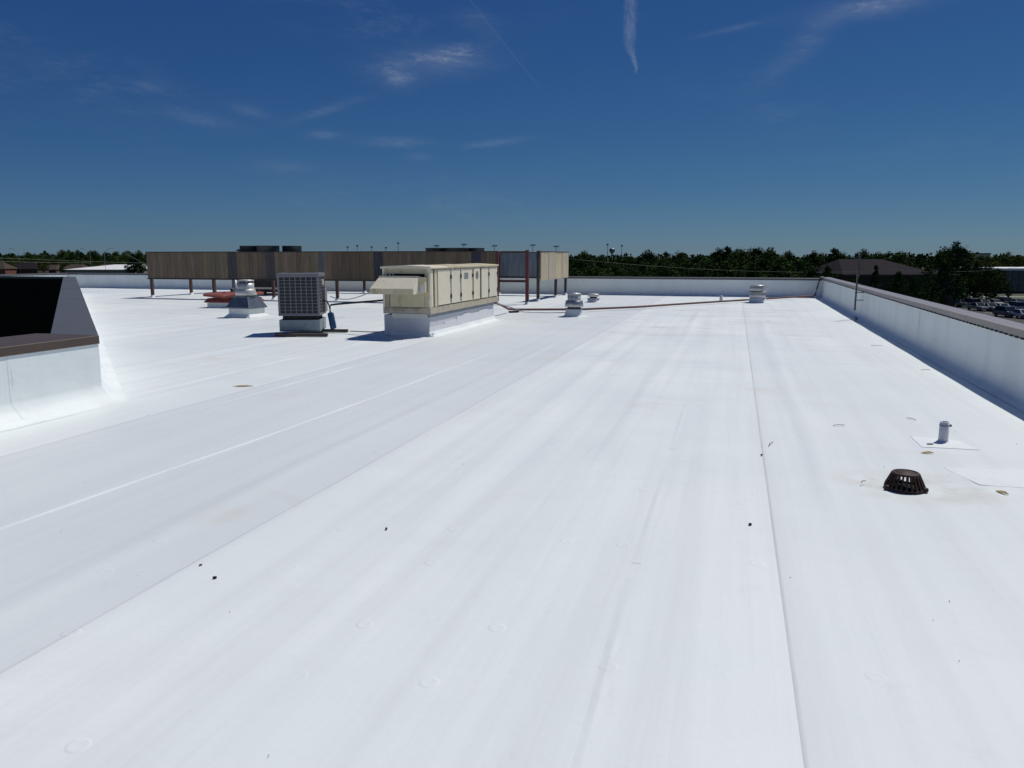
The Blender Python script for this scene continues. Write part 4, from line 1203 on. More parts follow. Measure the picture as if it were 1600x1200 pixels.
twig('pale stem on the roof between the seam and the pipe patch', 1.05, 8.0, 0.4, 0.12)
twig('dark twig near the shadow of the right parapet', 2.75, 12.4, 0.5, 0.16)
twig('thin stem left of the drain', 0.98, 5.98, 1.0, 0.07)
twig('dark twig by the right parapet further off', 2.6, 15.6, 0.1, 0.2)
rr = random.Random(5)
gb = MB()
for k in range(150):
    xx = rr.uniform(-8, 2.9) if k % 3 else rr.uniform(0.4, 2.9)
    yy = 2 + 22 * rr.random() ** 1.3
    if xx < -6.5 and yy < 9: continue
    s_ = rr.uniform(0.08, 0.28)
    zz = max(float(roof_height(np.array(xx), np.array(yy))), 0) + 0.0035
    a = rr.uniform(0, 6)
    m = Matrix.Translation((xx, yy, zz)) @ Matrix.Rotation(a, 4, 'Z')
    ln = rr.uniform(0.5, 2.5)
    gb.add([m @ Vector((p[0] * s_ * ln, p[1] * s_, q)) for q in (0, 0.003) for p in CHIP], [(4, 3, 2, 1, 0), (5, 6, 7, 8, 9)] + [(i, (i + 1) % 5, (i + 1) % 5 + 5, i + 5) for i in range(5)])
gb.build('roof_grit', M['twig'], kind='stuff', label='scattered specks of grit on the white roof')

# ================================================================== BEYOND THE ROOF
# ---- trees
def tree_meshes(seed, h=11.0, rad=4.2, base=0.28, clumps=84, leaves=50, leaf=0.35, mt='leaf', lean=0.0, pointed=False):
    r = np.random.default_rng(seed)
    tb = MB()
    tp = [(0, 0, 0), (0.06, 0.03, h * 0.15), (0.1 + lean * 0.3, 0.0, h * 0.35), (lean * 0.6, 0.08, h * 0.6), (lean, 0.0, h * 0.88)]
    tb.tube(tp, [0.28, 0.22, 0.18, 0.11, 0.03], 7)
    for k in range(7):
        a = r.uniform(0, 6.28); z0 = h * r.uniform(0.22, 0.6)
        l_ = rad * r.uniform(0.5, 0.85)
        tb.tube([(lean * z0 / h, 0, z0), (l_ * 0.5 * math.cos(a), l_ * 0.5 * math.sin(a), z0 + l_ * 0.35), (l_ * math.cos(a), l_ * math.sin(a), z0 + l_ * 0.55)], [0.09, 0.06, 0.02], 5)
    cs = []
    while len(cs) < clumps:
        u = r.normal(size=3); u /= np.linalg.norm(u)
        q = r.uniform(0.35, 1.0) ** 0.6
        t = (u[2] * q + 1) / 2
        wide = math.sin(math.pi * min(max(t * 0.86 + 0.12, 0), 1)) if not pointed else (1 - t) ** 0.7
        wide = wide * (0.78 + 0.22 * math.sin(3 * math.atan2(u[1], u[0]) + seed) + 0.15 * r.normal())
        hr = math.hypot(u[0], u[1]) + 1e-6
        x_ = u[0] / hr * rad * wide * min(1, hr * q * 1.25)
        y_ = u[1] / hr * rad * wide * min(1, hr * q * 1.25)
        z_ = h * (base + (1 - base) * t)
        cs.append((x_ + lean * t, y_, z_, rad * r.uniform(0.13, 0.27)))
    P, Q = [], []
    for x_, y_, z_, cr in cs:
        k = int(leaves * r.uniform(0.6, 1.3))
        d = r.normal(size=(k, 3)); d /= np.linalg.norm(d, axis=1)[:, None]
        c = np.array([x_, y_, z_]) + d * cr * r.uniform(0.3, 1.0, (k, 1)) * np.array([1.15, 1.15, 0.8])
        n_ = d * 0.7 + r.normal(size=(k, 3)) * 0.6 + np.array([0, 0, 0.35]); n_ /= np.linalg.norm(n_, axis=1)[:, None]
        a = np.cross(n_, r.normal(size=(k, 3))); a /= np.linalg.norm(a, axis=1)[:, None]
        b = np.cross(n_, a)
        s_ = leaf * r.uniform(0.55, 1.15, (k, 1))
        P.append(np.stack([c - a * s_ * 0.6, c - b * s_ * 0.42 + n_ * 0.05, c + a * s_ * 0.6, c + b * s_ * 0.42 + n_ * 0.05], 1))
    P = np.concatenate(P).reshape(-1, 3)
    me = bpy.data.meshes.new('crown')
    nq = len(P) // 4
    me.from_pydata(P.tolist(), [], np.arange(nq * 4).reshape(-1, 4).tolist())
    me.materials.append(M[mt])
    return tb.mesh('trunk', M['bark']), me


def make_tree(tm, label, group, loc=(0, 0, -400)):
    t = thing('broadleaf_tree', label, 'tree', loc, 0, group)
    for nm, me in zip(('trunk', 'crown'), tm):
        o = bpy.data.objects.new(nm, me); COL.objects.link(o); o.parent = t
    return t


TREES = {
    'a': tree_meshes(1, 11, 4.2), 'b': tree_meshes(2, 11, 3.5, 0.2), 'c': tree_meshes(3, 11, 4.8, 0.25), 'd': tree_meshes(4, 11, 3.0, 0.22, 70, 46, 0.35, lean=0.8),
    'p': tree_meshes(5, 11, 2.3, 0.15, 64, 46, 0.32, 'leaf_dark', pointed=True), 'k': tree_meshes(6, 11, 4.0, 0.2, 90, 50, 0.35, 'leaf_dark'),
    's': tree_meshes(9, 11, 4.6, 0.03, 100, 48, 0.36, 'leaf_dark'),
    'y': tree_meshes(7, 11, 4.2, 0.2, 84, 50, 0.35, 'leaf_yellow'), 'r': tree_meshes(8, 11, 4.6, 0.3, 54, 36, 0.34, 'leaf_dark', lean=1.0),
}
used = {}
trees_made = 0
def put_tree(kind, px, dist, ytop, label, group, wide=1.0):
    """a tree on the ground at a bearing and distance, tall enough to reach ytop in the view"""
    global trees_made
    trees_made += 1
    h = H + (401 - ytop) * dist / 1200 - GZ
    s_ = h / 11.0
    loc = bearing(px, dist); rz = random.uniform(0, 6.28)
    w = s_ * wide * random.uniform(0.9, 1.12)
    if kind not in used:
        t = make_tree(TREES[kind], label, group)
        used[kind] = t
        dup_list = None
        t.location = loc; t.rotation_euler = (0, 0, rz); t.scale = (w, w, s_)
        return t
    return dup(used[kind], loc, rz, (w, w, s_), label, group)


TOP = [(860, 398), (890, 396), (910, 392), (945, 395), (1000, 395), (1010, 392), (1050, 391), (1095, 396), (1110, 389), (1130, 386), (1150, 388), (1180, 383), (1200, 389), (1230, 393), (1250, 397), (1265, 393), (1290, 389), (1305, 389), (1320, 397),
       (1340, 391), (1365, 394), (1390, 391), (1400, 391), (1420, 397), (1450, 396), (1470, 384), (1490, 385), (1502, 395), (1540, 398), (1560, 395), (1610, 397), (1700, 395)]
def skyline(px): return float(np.interp(px, [a for a, _ in TOP], [b for _, b in TOP]))
G1 = 'trees in the belt beyond the far parapet'
L1 = 'dark green broadleaf tree packed into the belt beyond the far parapet'
L1k = 'deep shaded tree packed into the belt beyond the far parapet'
L1y = 'yellow green tree packed into the belt beyond the far parapet'
rt_ = random.Random(11)
# crowns that make the skyline
for px, kind, dist, label in [(912, 'b', 190, 'small pointed crown just right of the screen'), (1010, 'c', 175, 'rounded crown rising in the belt right of the screen'), (1058, 'a', 170, 'broad crown in the middle of the belt behind the far parapet'),
                              (1118, 'b', 160, 'tall crown left of the pointed tree in the belt'), (1132, 'k', 158, 'dark tall crown left of the pointed tree in the belt'), (1176, 'p', 165, 'pointed dark evergreen rising above the belt'),
                              (1152, 'a', 168, 'dense crown left of the pointed evergreen'), (1198, 'c', 165, 'wide crown right of the pointed evergreen'), (1226, 'b', 160, 'rounded crown above the white drum vent'),
                              (1268, 'd', 170, 'narrow crown above the far right roof corner'), (1297, 'k', 150, 'dark tree rising behind the left end of the hip roof'), (1342, 'c', 160, 'broad crown above the mast and the hip roof'),
                              (1396, 'a', 165, 'rounded crown above the ridge of the hip roof'), (1365, 'b', 172, 'tree top above the middle of the hip roof')]:
    put_tree(kind, px, dist, skyline(px), label, 'skyline trees', 0.9)
for row, (dist, drop) in enumerate(((185, 1.5), (160, 5), (135, 13), (112, 22))):
    px = 850
    while px < 1640:
        d = dist * rt_.uniform(0.93, 1.07)
        lim = 1290 if row >= 2 else 1470
        if px < lim:
            k = rt_.choice(['a', 'b', 'c', 'd', 'k', 'a', 'c', 'y' if rt_.random() < 0.4 else 'b'])
            yt = skyline(px) + drop + rt_.uniform(0, 4)
            if row == 1 and px > 1285: yt = max(yt, 404)
            if not (row == 1 and 1285 < px < 1500):
                put_tree(k, px, d, yt, {'k': L1k, 'y': L1y}.get(k, L1), G1 if k not in 'ky' else G1 + (', shaded' if k == 'k' else ', yellow green'), 1.05)
        px += rt_.uniform(24, 36) * 160 / dist
# right-hand group: ragged tall tree, trees round the hip-roofed building, trees by the car park
put_tree('r', 1478, 150, 381, 'tall ragged dark tree standing up behind the hip roofed building', 'trees by the car park', 0.85)
put_tree('k', 1494, 152, 389, 'dark bushy tree just right of the tall ragged tree', 'trees by the car park', 0.8)
put_tree('d', 1461, 148, 393, 'lower tree just left of the tall ragged tree', 'trees by the car park', 0.8)
put_tree('p', 1362, 96, 407, 'thin dark tree in front of the hip roof', 'trees by the car park', 0.55)
put_tree('k', 1398, 98, 424, 'dark shrubby tree against the eave of the hip roof', 'trees by the car park', 0.7)
put_tree('r', 1450, 104, 417, 'dark tree at the right end of the hip roof', 'trees by the car park', 0.75)
put_tree('k', 1468, 112, 409, 'dense dark tree between the hip roof and the car park', 'trees by the car park', 0.75)
put_tree('k', 1288, 104, 416, 'dark tree hiding the left end of the hip roof', 'trees by the car park', 0.6)
put_tree('k', 1300, 92, 428, 'dark tree below the left end of the hip roof', 'trees by the car park', 0.8)
put_tree('a', 1330, 88, 431, 'low dark tree below the hip roof beyond the corner', 'trees by the car park', 0.8)
put_tree('k', 1424, 92, 432, 'low dark tree below the right half of the hip roof', 'trees by the car park', 0.7)
for px, d, yt, k, lb in [(1500, 158, 412, 'a', 'dark tree left of centre behind the car park'), (1518, 163, 410, 'k', 'tall shaded tree at the back of the car park'), (1537, 160, 414, 'c', 'broad dark tree at the back of the car park'),
                         (1552, 166, 420, 'k', 'shaded tree left of the flat white roofed building'), (1488, 140, 422, 'k', 'shaded tree at the left end of the car park'), (1512, 170, 418, 'c', 'shaded tree low at the back of the car park'),
                         (1571, 168, 441, 'd', 'small tree in front of the blue glass front')]:
    put_tree(k, px, d, yt, lb, 'trees by the car park', 0.9)
for px, d, yt, lb in [(1456, 142, 424, 'low dark tree left of the parked cars'), (1480, 157, 431, 'low dark bushy tree above the parked cars'), (1500, 162, 434, 'low dark tree in the middle above the parked cars'),
                      (1520, 166, 430, 'low dense tree right of the middle above the parked cars'), (1543, 164, 428, 'low dense dark tree beside the blue glass front'), (1440, 128, 426, 'low dark tree right of the hip roof')]:
    put_tree('s', px, d, yt, lb, 'trees by the car park', 1.0)
for k in range(16):
    px = 1462 + k * 10 + rt_.uniform(-3, 3)
    put_tree(rt_.choice(['a', 'b', 'c', 'y', 'a']), px, rt_.uniform(255, 310), skyline(px) + rt_.uniform(0, 4), 'green tree on the skyline behind the car park', 'skyline trees behind the car park', 1.2)
for px, d, yt, k, lb in [(1510, 240, 402, 'y', 'yellow green tree above the car park trees'), (1535, 250, 401, 'y', 'yellow green tree left of the flat white roof'), (1560, 270, 400, 'a', 'green tree behind the flat white roof'),
                         (1585, 260, 402, 'y', 'yellow green tree at the right edge above the white roof'), (1610, 265, 400, 'a', 'tree at the right edge behind the flat roof'), (1497, 230, 404, 'a', 'green tree above the dark car park trees')]:
    put_tree(k, px, d, yt, lb, 'trees behind the flat roofed building', 1.2)

# left side: trees among the houses
G2 = 'trees among the far houses'
rl = random.Random(4)
for px, d, yt, k, lb in [(76, 400, 403, 'y', 'yellow green round tree between the far houses on the left'), (28, 420, 409, 'a', 'small tree between two grey house roofs'), (105, 410, 413, 'k', 'dark shrubby tree left of the white flat roof'),
                         (216, 300, 396, 'k', 'dark tall tree at the left end of the screen'), (226, 300, 391, 'b', 'tree top touching the left corner of the screen'), (205, 330, 394, 'c', 'tree behind the right end of the white flat roof')]:
    put_tree(k, px, d, yt, lb, G2, 0.9)
for k in range(46):
    px = -60 + k * 6.6 + rl.uniform(-2, 2)
    d = rl.choice([480, 520, 560, 600])
    put_tree(rl.choice(['a', 'b', 'c', 'k']), px, d, rl.choice([392, 394, 396, 398, 391, 399, 401]), 'distant dark tree in the wood behind the far houses', 'trees in the wood behind the far houses', 1.0)
for k in range(26):
    put_tree(rl.choice(['a', 'y', 'c', 'b']), -40 + k * 11 + rl.uniform(-3, 3), rl.uniform(430, 475), rl.uniform(402, 407), 'lower green tree standing just behind the far houses', 'trees just behind the far houses', 1.1)

# far woods closing the horizon, one mass
rw = np.random.default_rng(9)
P = []
for k in range(900):
    a = R(rw.uniform(-75, 62)); d = rw.uniform(640, 900)
    hh = rw.uniform(8.5, 12.5); cr = rw.uniform(4, 7)
    c0 = np.array([d * math.sin(a), d * math.cos(a), GZ])
    k_ = 34
    v = rw.normal(size=(k_, 3)); v /= np.linalg.norm(v, axis=1)[:, None]
    c = c0 + np.array([0, 0, hh * 0.55]) + v * np.array([cr, cr, hh * 0.5]) * rw.uniform(0.6, 1, (k_, 1))
    b = rw.normal(size=(k_, 3)); b /= np.linalg.norm(b, axis=1)[:, None]
    e = np.cross(b, rw.normal(size=(k_, 3))); e /= np.linalg.norm(e, axis=1)[:, None]
    s_ = rw.uniform(0.9, 1.9, (k_, 1))
    P.append(np.stack([c - b * s_, c - e * s_, c + b * s_, c + e * s_], 1))
P = np.concatenate(P).reshape(-1, 3)
me = bpy.data.meshes.new('distant_woods'); me.from_pydata(P.tolist(), [], np.arange(len(P)).reshape(-1, 4).tolist()); me.materials.append(M['leaf_dark'])
dw = bpy.data.objects.new('distant_woods', me); COL.objects.link(dw); tag(dw, 'distant woods along the horizon', None, None, 'stuff')

# ---- hip-roofed building on the right
def frame_at(px, dist, rz=None):
    p = bearing(px, dist)
    return p, (R(YAW) if rz is None else rz)
p, rz = frame_at(1368, 118)
hb = thing('hip_roof_building', 'dark brown brick building with a broad grey hip roof beyond the right parapet', 'building', p, rz)
EX, EY0, EY1, EZ, RZ_ = 7.2, -4.0, 12.0, 7.05, 9.25
MB().box(-EX + 0.9, EX - 0.9, EY0 + 0.9, EY1 - 0.9, 0, EZ - 0.1).build('wall', M['wall_dark'], hb)
rf = MB()
rf.add([(-EX, EY0, EZ), (EX, EY0, EZ), (EX, EY1, EZ), (-EX, EY1, EZ), (-4.6, 4, RZ_), (2.1, 4, RZ_)], [(0, 1, 5, 4), (1, 2, 5), (2, 3, 4, 5), (3, 0, 4), (0, 3, 2, 1)])
rfo = rf.build('roof', M['shingle'], hb)
MB().box(-EX - 0.05, EX + 0.05, EY0 - 0.06, EY0 - 0.01, EZ - 0.35, EZ - 0.01).build('fascia', M['rail'], rfo)
for k in range(5):
    x0 = -EX + 1.8 + k * 2.6
    for z0 in (1.0, 4.2):
        wd = MB().box(x0, x0 + 1.3, EY0 + 0.84, EY0 + 0.895, z0, z0 + 1.6).build('window', M['wall_tan'], hb)
        MB().box(x0 + 0.08, x0 + 1.22, EY0 + 0.80, EY0 + 0.838, z0 + 0.08, z0 + 1.52).build('pane', M['glass'], wd)
MB().box(-0.6, 0.4, 7.0, 8.0, RZ_ - 0.9, RZ_ + 0.15).build('chimney', M['wall_tan'], hb)
# low wing to the right
wing = MB()
wing.add([(EX + 0.2, EY0 + 1, 6.95), (EX + 3.6, EY0 + 1, 6.95), (EX + 3.6, EY0 + 6, 6.95), (EX + 0.2, EY0 + 6, 6.95), (EX + 0.2, EY0 + 3.5, 7.7), (EX + 1.4, EY0 + 3.5, 7.6)], [(0, 1, 5, 4), (1, 2, 5), (2, 3, 4, 5), (0, 3, 2, 1), (0, 4, 3)])
wing.build('wing_roof', M['shingle'], hb)
MB().box(EX + 0.2, EX + 3.1, EY0 + 1.5, EY0 + 5.5, 0, 6.9).build('wing_wall', M['wall_dark'], hb)

# ---- flat-roofed building with blue glass front
p, rz = frame_at(1562, 205, R(YAW + 4))
fb = thing('flat_roof_building', 'flat white roofed building with a blue glass front at the right edge', 'building', p, rz)
MB().box(0.6, 30, 0.6, 24, 0, 6.05).build('wall', M['wall_dark'], fb)
MB().box(-0.4, 31, -0.4, 25, 6.05, 6.6).build('roof', M['white_roof'], fb)
for k in range(14):
    for z0, z1 in ((0.4, 2.9), (3.1, 6.0)):
        wd = MB().box(0.7 + k * 2.0, 2.6 + k * 2.0, 0.50, 0.598, z0, z1).build('window', M['blue_glass'], fb)
    MB().box(2.6 + k * 2.0, 2.7 + k * 2.0, 0.38, 0.598, 0.2, 6.05).build('mullion', M['steel_dark'], fb)
MB().box(0.6, 30, 0.40, 0.50, 2.9, 3.1).build('spandrel', M['steel_dark'], fb)

# ---- far tan building above the trees
p, rz = frame_at(1521, 420)
tbz = thing('office_block', 'far tan flat topped building just above the trees at the right', 'building', p, rz)
MB().box(-5.7, 5.7, 0, 10, 0, 10.9).build('wall', M['wall_sand'], tbz)
MB().box(-5.9, 5.9, -0.2, 10.2, 10.9, 11.5).build('roof', M['shingle_tan'], tbz)
for k in range(4):
    MB().box(-4.8 + k * 2.5, -3.2 + k * 2.5, -0.08, -0.01, 7.5, 9.6).build('window', M['glass'], tbz)

# ---- low white-roofed commercial building on the left
p, rz = frame_at(162, 300)
cw_ = thing('commercial_building', 'low brown walled building with a bright white flat roof on the far left', 'building', p, rz)
MB().box(-13, 12.6, 0, 24, 0, 4.65).build('wall', M['wall_tan'], cw_)
MB().add([(-13.6, -0.5, 4.7), (13, -0.5, 4.7), (13, 24.5, 4.7), (-13.6, 24.5, 4.7), (0, 12, 6.5), (13, 12, 6.6)], [(0, 1, 5, 4), (1, 2, 5), (2, 3, 4, 5), (3, 0, 4), (0, 3, 2, 1)]).build('roof', M['white_roof'], cw_)
for k, xx in enumerate((8.2, 10.4, 11.6)):
    MB().box(xx, xx + 0.9, 3 + k, 4.2 + k, 5.0, 6.3).build('roof_unit', M['steel_dark'], cw_)
for k in range(5):
    MB().box(-11 + k * 4.6, -9.4 + k * 4.6, -0.06, -0.005, 1.0, 3.2).build('window', M['glass'], cw_)

# ---- houses
def house(px, dist, w, h, label, roof_m, wall_m, turn=0):
    p, rz = frame_at(px, dist)
    t = thing('gable_house', label, 'house', p, rz + turn, 'houses on the far left')
    e = h * 0.5
    MB().box(-w / 2 + 0.4, w / 2 - 0.4, -5, 5, 0, e).build('wall', M[wall_m], t)
    mb = MB()
    mb.add([(-w / 2, -5.6, e), (w / 2, -5.6, e), (w / 2, 5.6, e), (-w / 2, 5.6, e), (-w * 0.22, 0, h), (w * 0.22, 0, h)], [(0, 1, 5, 4), (1, 2, 5), (2, 3, 4, 5), (3, 0, 4), (0, 3, 2, 1)])
    r_ = mb.build('roof', M[roof_m], t)
    MB().box(w * 0.1, w * 0.1 + 0.8, 1.5, 2.3, e + 0.5, h + 0.5).build('chimney', M['wall_red'], r_)
    for q in (-0.3, 0.05, 0.28):
        MB().box(w * q - 0.6, w * q + 0.6, -5.06, -5.005, 0.9, 2.2).build('window', M['glass'], t)
house(5, 400, 15, 6.9, 'tan roofed house at the left edge of the view', 'shingle_tan', 'wall_red')
house(33, 430, 11, 5.9, 'small grey roofed house second from the left edge', 'shingle', 'wall_red')
house(56, 410, 14, 6.6, 'larger grey hip roofed house left of the yellow green tree', 'shingle', 'wall_dark')
house(92, 430, 9, 5.2, 'small brown roofed house right of the yellow green tree', 'shingle_tan', 'wall_red')
house(128, 420, 14, 5.6, 'brown roofed house behind the left end of the white flat roof', 'shingle_tan', 'wall_tan')
house(182, 400, 20, 6.0, 'tan roofed house behind the right end of the white flat roof', 'shingle_tan', 'wall_tan')

# ---- car park
def flat_sheet(name, px0, px1, d0, d1, z, mt, label=None):
    q = [bearing(px0, d0, GZ + z), bearing(px1, d0, GZ + z), bearing(px1, d1, GZ + z), bearing(px0, d1, GZ + z)]
    mb = MB(); mb.add(q, [(0, 1, 2, 3)])
    return mb.build(name, M[mt], kind='structure', label=label)
flat_sheet('parking_lot', 1440, 1900, 90, 170, 0.02, 'asphalt', 'asphalt parking lot beyond the right parapet')
flat_sheet('road', 1000, 1900, 196, 203, 0.02, 'asphalt', 'road behind the parking lot')
isl = MB()
c0 = bearing(1470, 152); 
isl.add([bearing(1440, 149, GZ + z_) for z_ in (0.0, 0.14)] + [bearing(1484, 149, GZ + z_) for z_ in (0.0, 0.14)] + [bearing(1482, 161, GZ + z_) for z_ in (0.0, 0.14)] + [bearing(1440, 161, GZ + z_) for z_ in (0.0, 0.14)],
        [(0, 2, 3, 1), (2, 4, 5, 3), (4, 6, 7, 5), (6, 0, 1, 7), (1, 3, 5, 7)])
isl.build('grass_island', M['lawn'], kind='structure', label='kerbed grass island at the edge of the parking lot')
kb = MB()
a, b = bearing(1440, 171, GZ + 0.02), bearing(1900, 171, GZ + 0.02)
d_ = (b - a).normalized(); nn_ = Vector((-d_.y, d_.x, 0)) * 0.2
kb.add([a, b, b + nn_, a + nn_, a + Vector((0, 0, .14)), b + Vector((0, 0, .14)), b + nn_ + Vector((0, 0, .14)), a + nn_ + Vector((0, 0, .14))],
       [(0, 1, 5, 4), (1, 2, 6, 5), (2, 3, 7, 6), (3, 0, 4, 7), (4, 5, 6, 7)])
kb.build('kerb', M['concrete'], kind='structure', label='pale kerb along the back of the parking lot')
flat_sheet('sidewalk', 1480, 1900, 186, 188.5, 0.03, 'concrete', 'pale sidewalk behind the parking lot')
mk = MB()
for d in (132, 148):
    for k in range(16):
        p0 = bearing(1490 + k * 2.75 * 1200 / d, d - 2.6, GZ + 0.028); 
        f_ = Vector((-math.sin(R(YAW)), math.cos(R(YAW)), 0)); r_ = Vector((math.cos(R(YAW)), math.sin(R(YAW)), 0))
        mk.add([p0, p0 + r_ * 0.12, p0 + r_ * 0.12 + f_ * 5, p0 + f_ * 5], [(0, 1, 2, 3)])
mk.build('parking_lines', M['line'], kind='structure', label='painted bay lines on the parking lot')


def make_car(label, suv=False):
    t = thing('parked_car', label, 'car', (0, 0, -300), 0, 'cars parked beyond the right parapet')
    hb_ = 0.95 if suv else 0.82
    ht_ = 1.72 if suv else 1.42
    side = [(-2.25, 0.32), (-2.28, 0.62), (-2.15, hb_), (-0.95, hb_ + 0.06), (1.55, hb_ + 0.08), (2.22, hb_ + 0.02), (2.30, 0.60), (2.25, 0.32)]
    body = MB().prism(side, 'x', -0.90, 0.90).build('body', M['car_paint'], t, bevel=0.09)
    if suv: cab = [(-1.15, hb_), (-0.55, ht_ - 0.05), (0.0, ht_), (1.9, ht_ - 0.03), (2.2, hb_)]
    else: cab = [(-1.05, hb_), (-0.30, ht_ - 0.05), (0.15, ht_), (0.95, ht_ - 0.06), (1.75, hb_)]
    mb = MB()
    k = len(cab)
    vs = [(-0.80 if z < hb_ + 0.1 else -0.62, y, z) for y, z in cab] + [(0.80 if z < hb_ + 0.1 else 0.62, y, z) for y, z in cab]
    mb.add(vs, [tuple(range(k)), tuple(reversed(range(k, 2 * k)))] + [(i, i + k, (i + 1) % k + k, (i + 1) % k) for i in range(k)])
    mb.build('windows', M['glass'], t, bevel=0.03)
    y0, y1 = cab[1][0] + 0.02, cab[-2][0] - 0.02
    MB().box(-0.62, 0.62, y0, y1, ht_ - 0.06, ht_ + 0.012).build('roof', M['car_paint'], t, bevel=0.025)
    for s_ in (-1, 1):
        MB().prism([(cab[0][0], hb_), (cab[1][0], ht_ - 0.05), (cab[1][0] + 0.1, ht_ - 0.03), (cab[0][0] + 0.14, hb_)], 'x', s_ * 0.72 - 0.05, s_ * 0.72 + 0.05).build('pillar', M['car_paint'], t)
        MB().box(s_ * 0.86 - 0.12, s_ * 0.86 + 0.12, cab[0][0] + 0.25, cab[0][0] + 0.38, hb_ + 0.03, hb_ + 0.17).build('mirror', M['car_paint'], t, bevel=0.03)
        MB().box(s_ * 0.66 - 0.16, s_ * 0.66 + 0.16, -2.275, -2.15, 0.60, 0.74).build('headlight', M['lamp'], t, bevel=0.02)
        MB().box(s_ * 0.70 - 0.15, s_ * 0.70 + 0.15, 2.17, 2.29, 0.66, 0.84).build('tail_light', M['tail'], t, bevel=0.02)
        for yy in (-1.38, 1.40):
            m = Matrix.Translation((s_ * 0.82, yy, 0.33)) @ Matrix.Rotation(R(90), 4, 'Y')
            w_ = MB().lathe([(0.20, -0.105), (0.31, -0.105), (0.33, -0.07), (0.33, 0.07), (0.31, 0.105), (0.20, 0.105)], n=20, cap0=False, cap1=False, m=m).build('wheel', M['tyre'], t)
            MB().lathe([(0.0, -0.10), (0.21, -0.09), (0.21, 0.09), (0.0, 0.10)], n=14, cap0=False, cap1=False, m=m).build('rim', M['rim'], w_)
    MB().box(-0.30, 0.30, 2.285, 2.305, 0.50, 0.62).build('number_plate', M['lamp'], t)
    return t


def paint(t, c):
    for o in t.children: o.color = (*c, 1)
sedan = make_car('')
suv = make_car('', True)
WHITE, SILV, BLACK, RED, BLUE, GREY, BEIGE_ = (0.62, 0.62, 0.61), (0.26, 0.265, 0.27), (0.02, 0.02, 0.022), (0.20, 0.02, 0.03), (0.03, 0.05, 0.12), (0.16, 0.17, 0.18), (0.45, 0.42, 0.36)
CARS = [(1512, 149, 'suv', WHITE, 'white tall car at the left of the back row in the parking lot'), (1527, 139, 's', SILV, 'silver low car partly hidden by the right coping'),
        (1534, 150, 's', BLACK, 'black low car in the back row of the parking lot'), (1549, 151, 's', WHITE, 'white low car in the back row of the parking lot'), (1568, 152, 'suv', BLACK, 'black tall car right of the white low car in the back row'),
        (1588, 151, 's', BLUE, 'dark blue low car in the back row of the parking lot'), (1606, 150, 'suv', RED, 'maroon tall car at the right edge of the view'),
        (1545, 138, 's', GREY, 'grey low car in the middle row of the parking lot'), (1564, 137, 's', WHITE, 'white low car in the middle row of the parking lot'), (1582, 138, 'suv', SILV, 'silver tall car in the middle row of the parking lot'),
        (1602, 137, 's', BLACK, 'black low car at the right end of the middle row'), (1597, 121, 's', WHITE, 'white low car in the nearest row at the right edge'),
        (1497, 150, 's', GREY, 'grey low car at the far left of the back row'), (1572, 124, 'suv', BLUE, 'blue tall car just over the right coping')]
for i, (px, d, kind, c, lb) in enumerate(CARS):
    src = suv if kind == 'suv' else sedan
    loc = bearing(px, d, GZ + 0.02)
    rz = R(YAW) + (math.pi if i % 3 == 0 else 0) + R(random.uniform(-3, 3))
    if src.location.z < -200:
        t = src; KIDS[t.name] = [(k_, list(k_.children)) for k_ in t.children]
        t.location = loc; t.rotation_euler = (0, 0, rz); t['label'] = lb
    else:
        t = dup(src, loc, rz, None, lb)
    paint(t, c)

# sign post on the grass island
ss = thing('street_sign', 'small white sign on a post at the grass island', 'sign', bearing(1474, 151), R(YAW))
MB().tube([(0, 0, 0), (0, 0, 2.2)], 0.03, 8).build('post', M['steel_grey'], ss)
MB().box(-0.3, 0.3, -0.045, -0.032, 1.3, 2.2).build('plate', M['white_pvc'], ss)

# ---- tall light poles above the screen
def light_pole(px, dist, ytop, label, bar=True):
    h = H + (401 - ytop) * dist / 1200 - GZ
    t = thing('light_pole', label, 'light pole', bearing(px, dist), R(YAW), 'tall light poles on the horizon')
    MB().tube([(0, 0, 0), (0, 0, h * 0.5), (0, 0, h)], [0.24, 0.18, 0.12], 8).build('pole', M['steel_dark'], t)
    if bar:
        MB().box(-1.35, 1.35, -0.09, 0.09, h - 0.5, h - 0.3).build('crossbar', M['steel_dark'], t)
        for k in range(4):
            MB().box(-1.3 + k * 0.72, -0.85 + k * 0.72, -0.25, 0.2, h - 0.28, h + 0.15).build('floodlight', M['steel_dark'], t)
    else:
        MB().box(-0.5, 0.5, -0.3, 0.3, h - 0.15, h + 0.45).build('floodlight', M['steel_dark'], t)
for px, yt, bar, lb in [(547, 387, 0, 'slim light pole above the screen left of the beige unit'), (562, 385, 0, 'short light pole above the screen nearer the beige unit'), (584, 387, 0, 'low light pole just above the screen over the intake hood'), (625, 381, 0, 'tallest light pole above the beige unit'),
                        (606, 388, 0, 'faint light pole left of the tallest one'), (684, 384, 1, 'light pole behind the left fan shroud'), (726, 382, 1, 'four lamp light pole behind the low fan shrouds'), (773, 384, 1, 'four lamp light pole above the red post'),
                        (832, 383, 1, 'wide four lamp light pole above the opening in the screen'), (868, 385, 1, 'four lamp light pole above the tan end panel'), (947, 383, 0, 'slim light pole above the trees right of the screen'), (969, 385, 0, 'slim light pole right of the water tank')]:
    light_pole(px, 380, yt, lb, bar)
wt = thing('water_tank', 'small grey water tank on a stem above the trees', 'water tank', bearing(954, 700), R(YAW))
zt_ = H + (401 - 388) * 700 / 1200 - GZ
MB().lathe([(1.0, 0), (0.7, zt_ - 5)], n=12).build('stem', M['steel_dark'], wt)
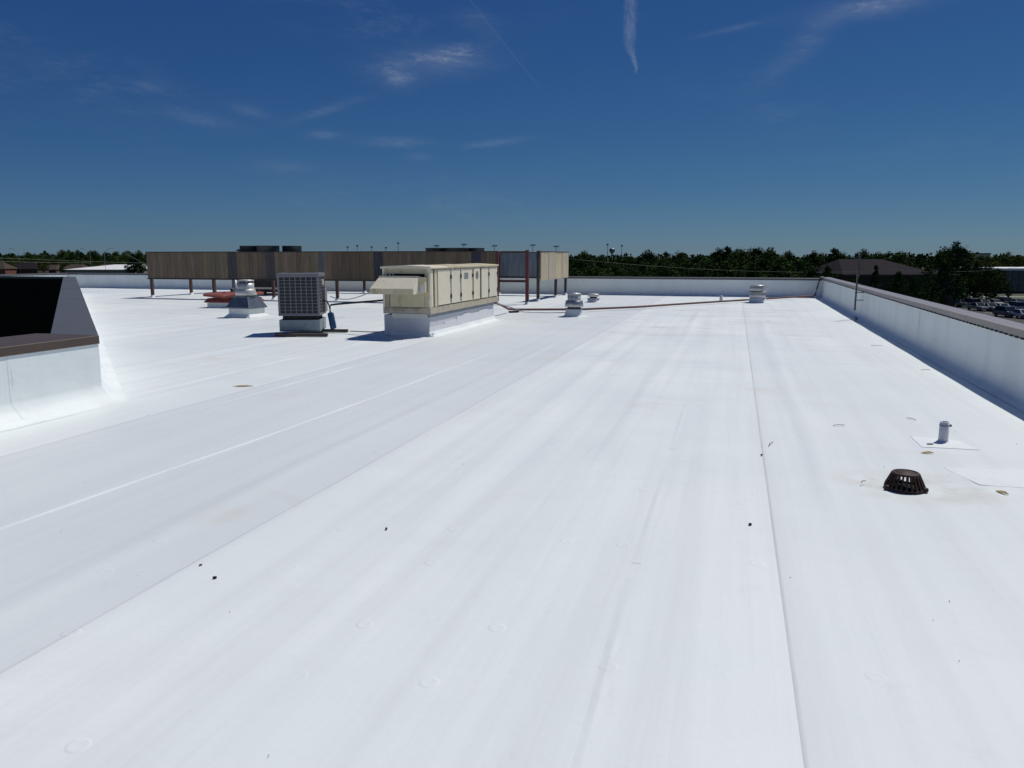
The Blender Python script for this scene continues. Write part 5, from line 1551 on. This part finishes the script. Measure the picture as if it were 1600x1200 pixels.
MB().lathe([(0.7, zt_ - 5), (2.4, zt_ - 3.2), (2.6, zt_ - 1.5), (2.0, zt_ - 0.4), (0.1, zt_)], n=18).build('tank', M['steel_grey'], wt)
# curved street lamps on the left
def street_lamp(px, dist, ytop, side, label):
    h = H + (401 - ytop) * dist / 1200 - GZ
    t = thing('street_lamp', label, 'street lamp', bearing(px, dist), R(YAW), 'street lamps on the far left')
    pts = [(0, 0, 0), (0, 0, h - 1.6)] + [(side * 3.0 * (k / 6), 0, h - 1.6 + 1.6 * math.sin(k / 6 * math.pi / 2)) for k in range(1, 7)]
    MB().tube(pts, 0.06, 7).build('pole', M['steel_grey'], t)
    MB().box(side * 3.3 - 0.35, side * 3.3 + 0.35, -0.12, 0.12, h - 0.08, h + 0.06).build('lamp_head', M['steel_dark'], t)
street_lamp(172, 300, 388, 1, 'curved street lamp left of the screen corner')
street_lamp(150, 310, 389, -1, 'curved street lamp above the white flat roof')
street_lamp(40, 330, 389, -1, 'curved street lamp over the far houses')
up = thing('utility_pole', 'thin utility pole with a crossarm at the far left', 'utility pole', bearing(4, 330), R(YAW))
MB().tube([(0, 0, 0), (0, 0, 13.3)], [0.18, 0.12], 7).build('pole', M['timber'], up)
MB().box(-1.3, 1.3, -0.07, 0.07, 12.4, 12.6).build('crossarm', M['timber'], up)

# ---- overhead wires between poles that stand outside the view
def wire(a, b, sag, label, r=0.018):
    a, b = Vector(a), Vector(b)
    pts = [a.lerp(b, k / 16) - Vector((0, 0, sag * 4 * (k / 16) * (1 - k / 16))) for k in range(17)]
    tag(MB().tube(pts, r, 5).build('overhead_wire', M['cable']), label, 'wire', 'overhead wires')
def at_h(px, d, y): return bearing(px, d, H + (401 - y) * d / 1200)
wire(at_h(-120, 75, 397), at_h(260, 105, 411.5), 0.10, 'upper overhead wire crossing before the far houses')
wire(at_h(-120, 76, 404), at_h(150, 95, 410.5), 0.10, 'lower overhead wire crossing before the far houses')
wire(at_h(200, 44, 394.5), at_h(236, 44, 413.5), 0.0, 'steep guy wire running down behind the left end of the screen', 0.014)
wire(at_h(880, 90, 403.5), at_h(1340, 110, 424), 0.6, 'overhead wire crossing the dark trees beyond the far parapet', 0.014)
wire(at_h(1380, 110, 420), at_h(1620, 120, 411), 0.8, 'overhead wire crossing the trees above the car park', 0.014)

print('trees', trees_made, 'objects', len(bpy.data.objects))
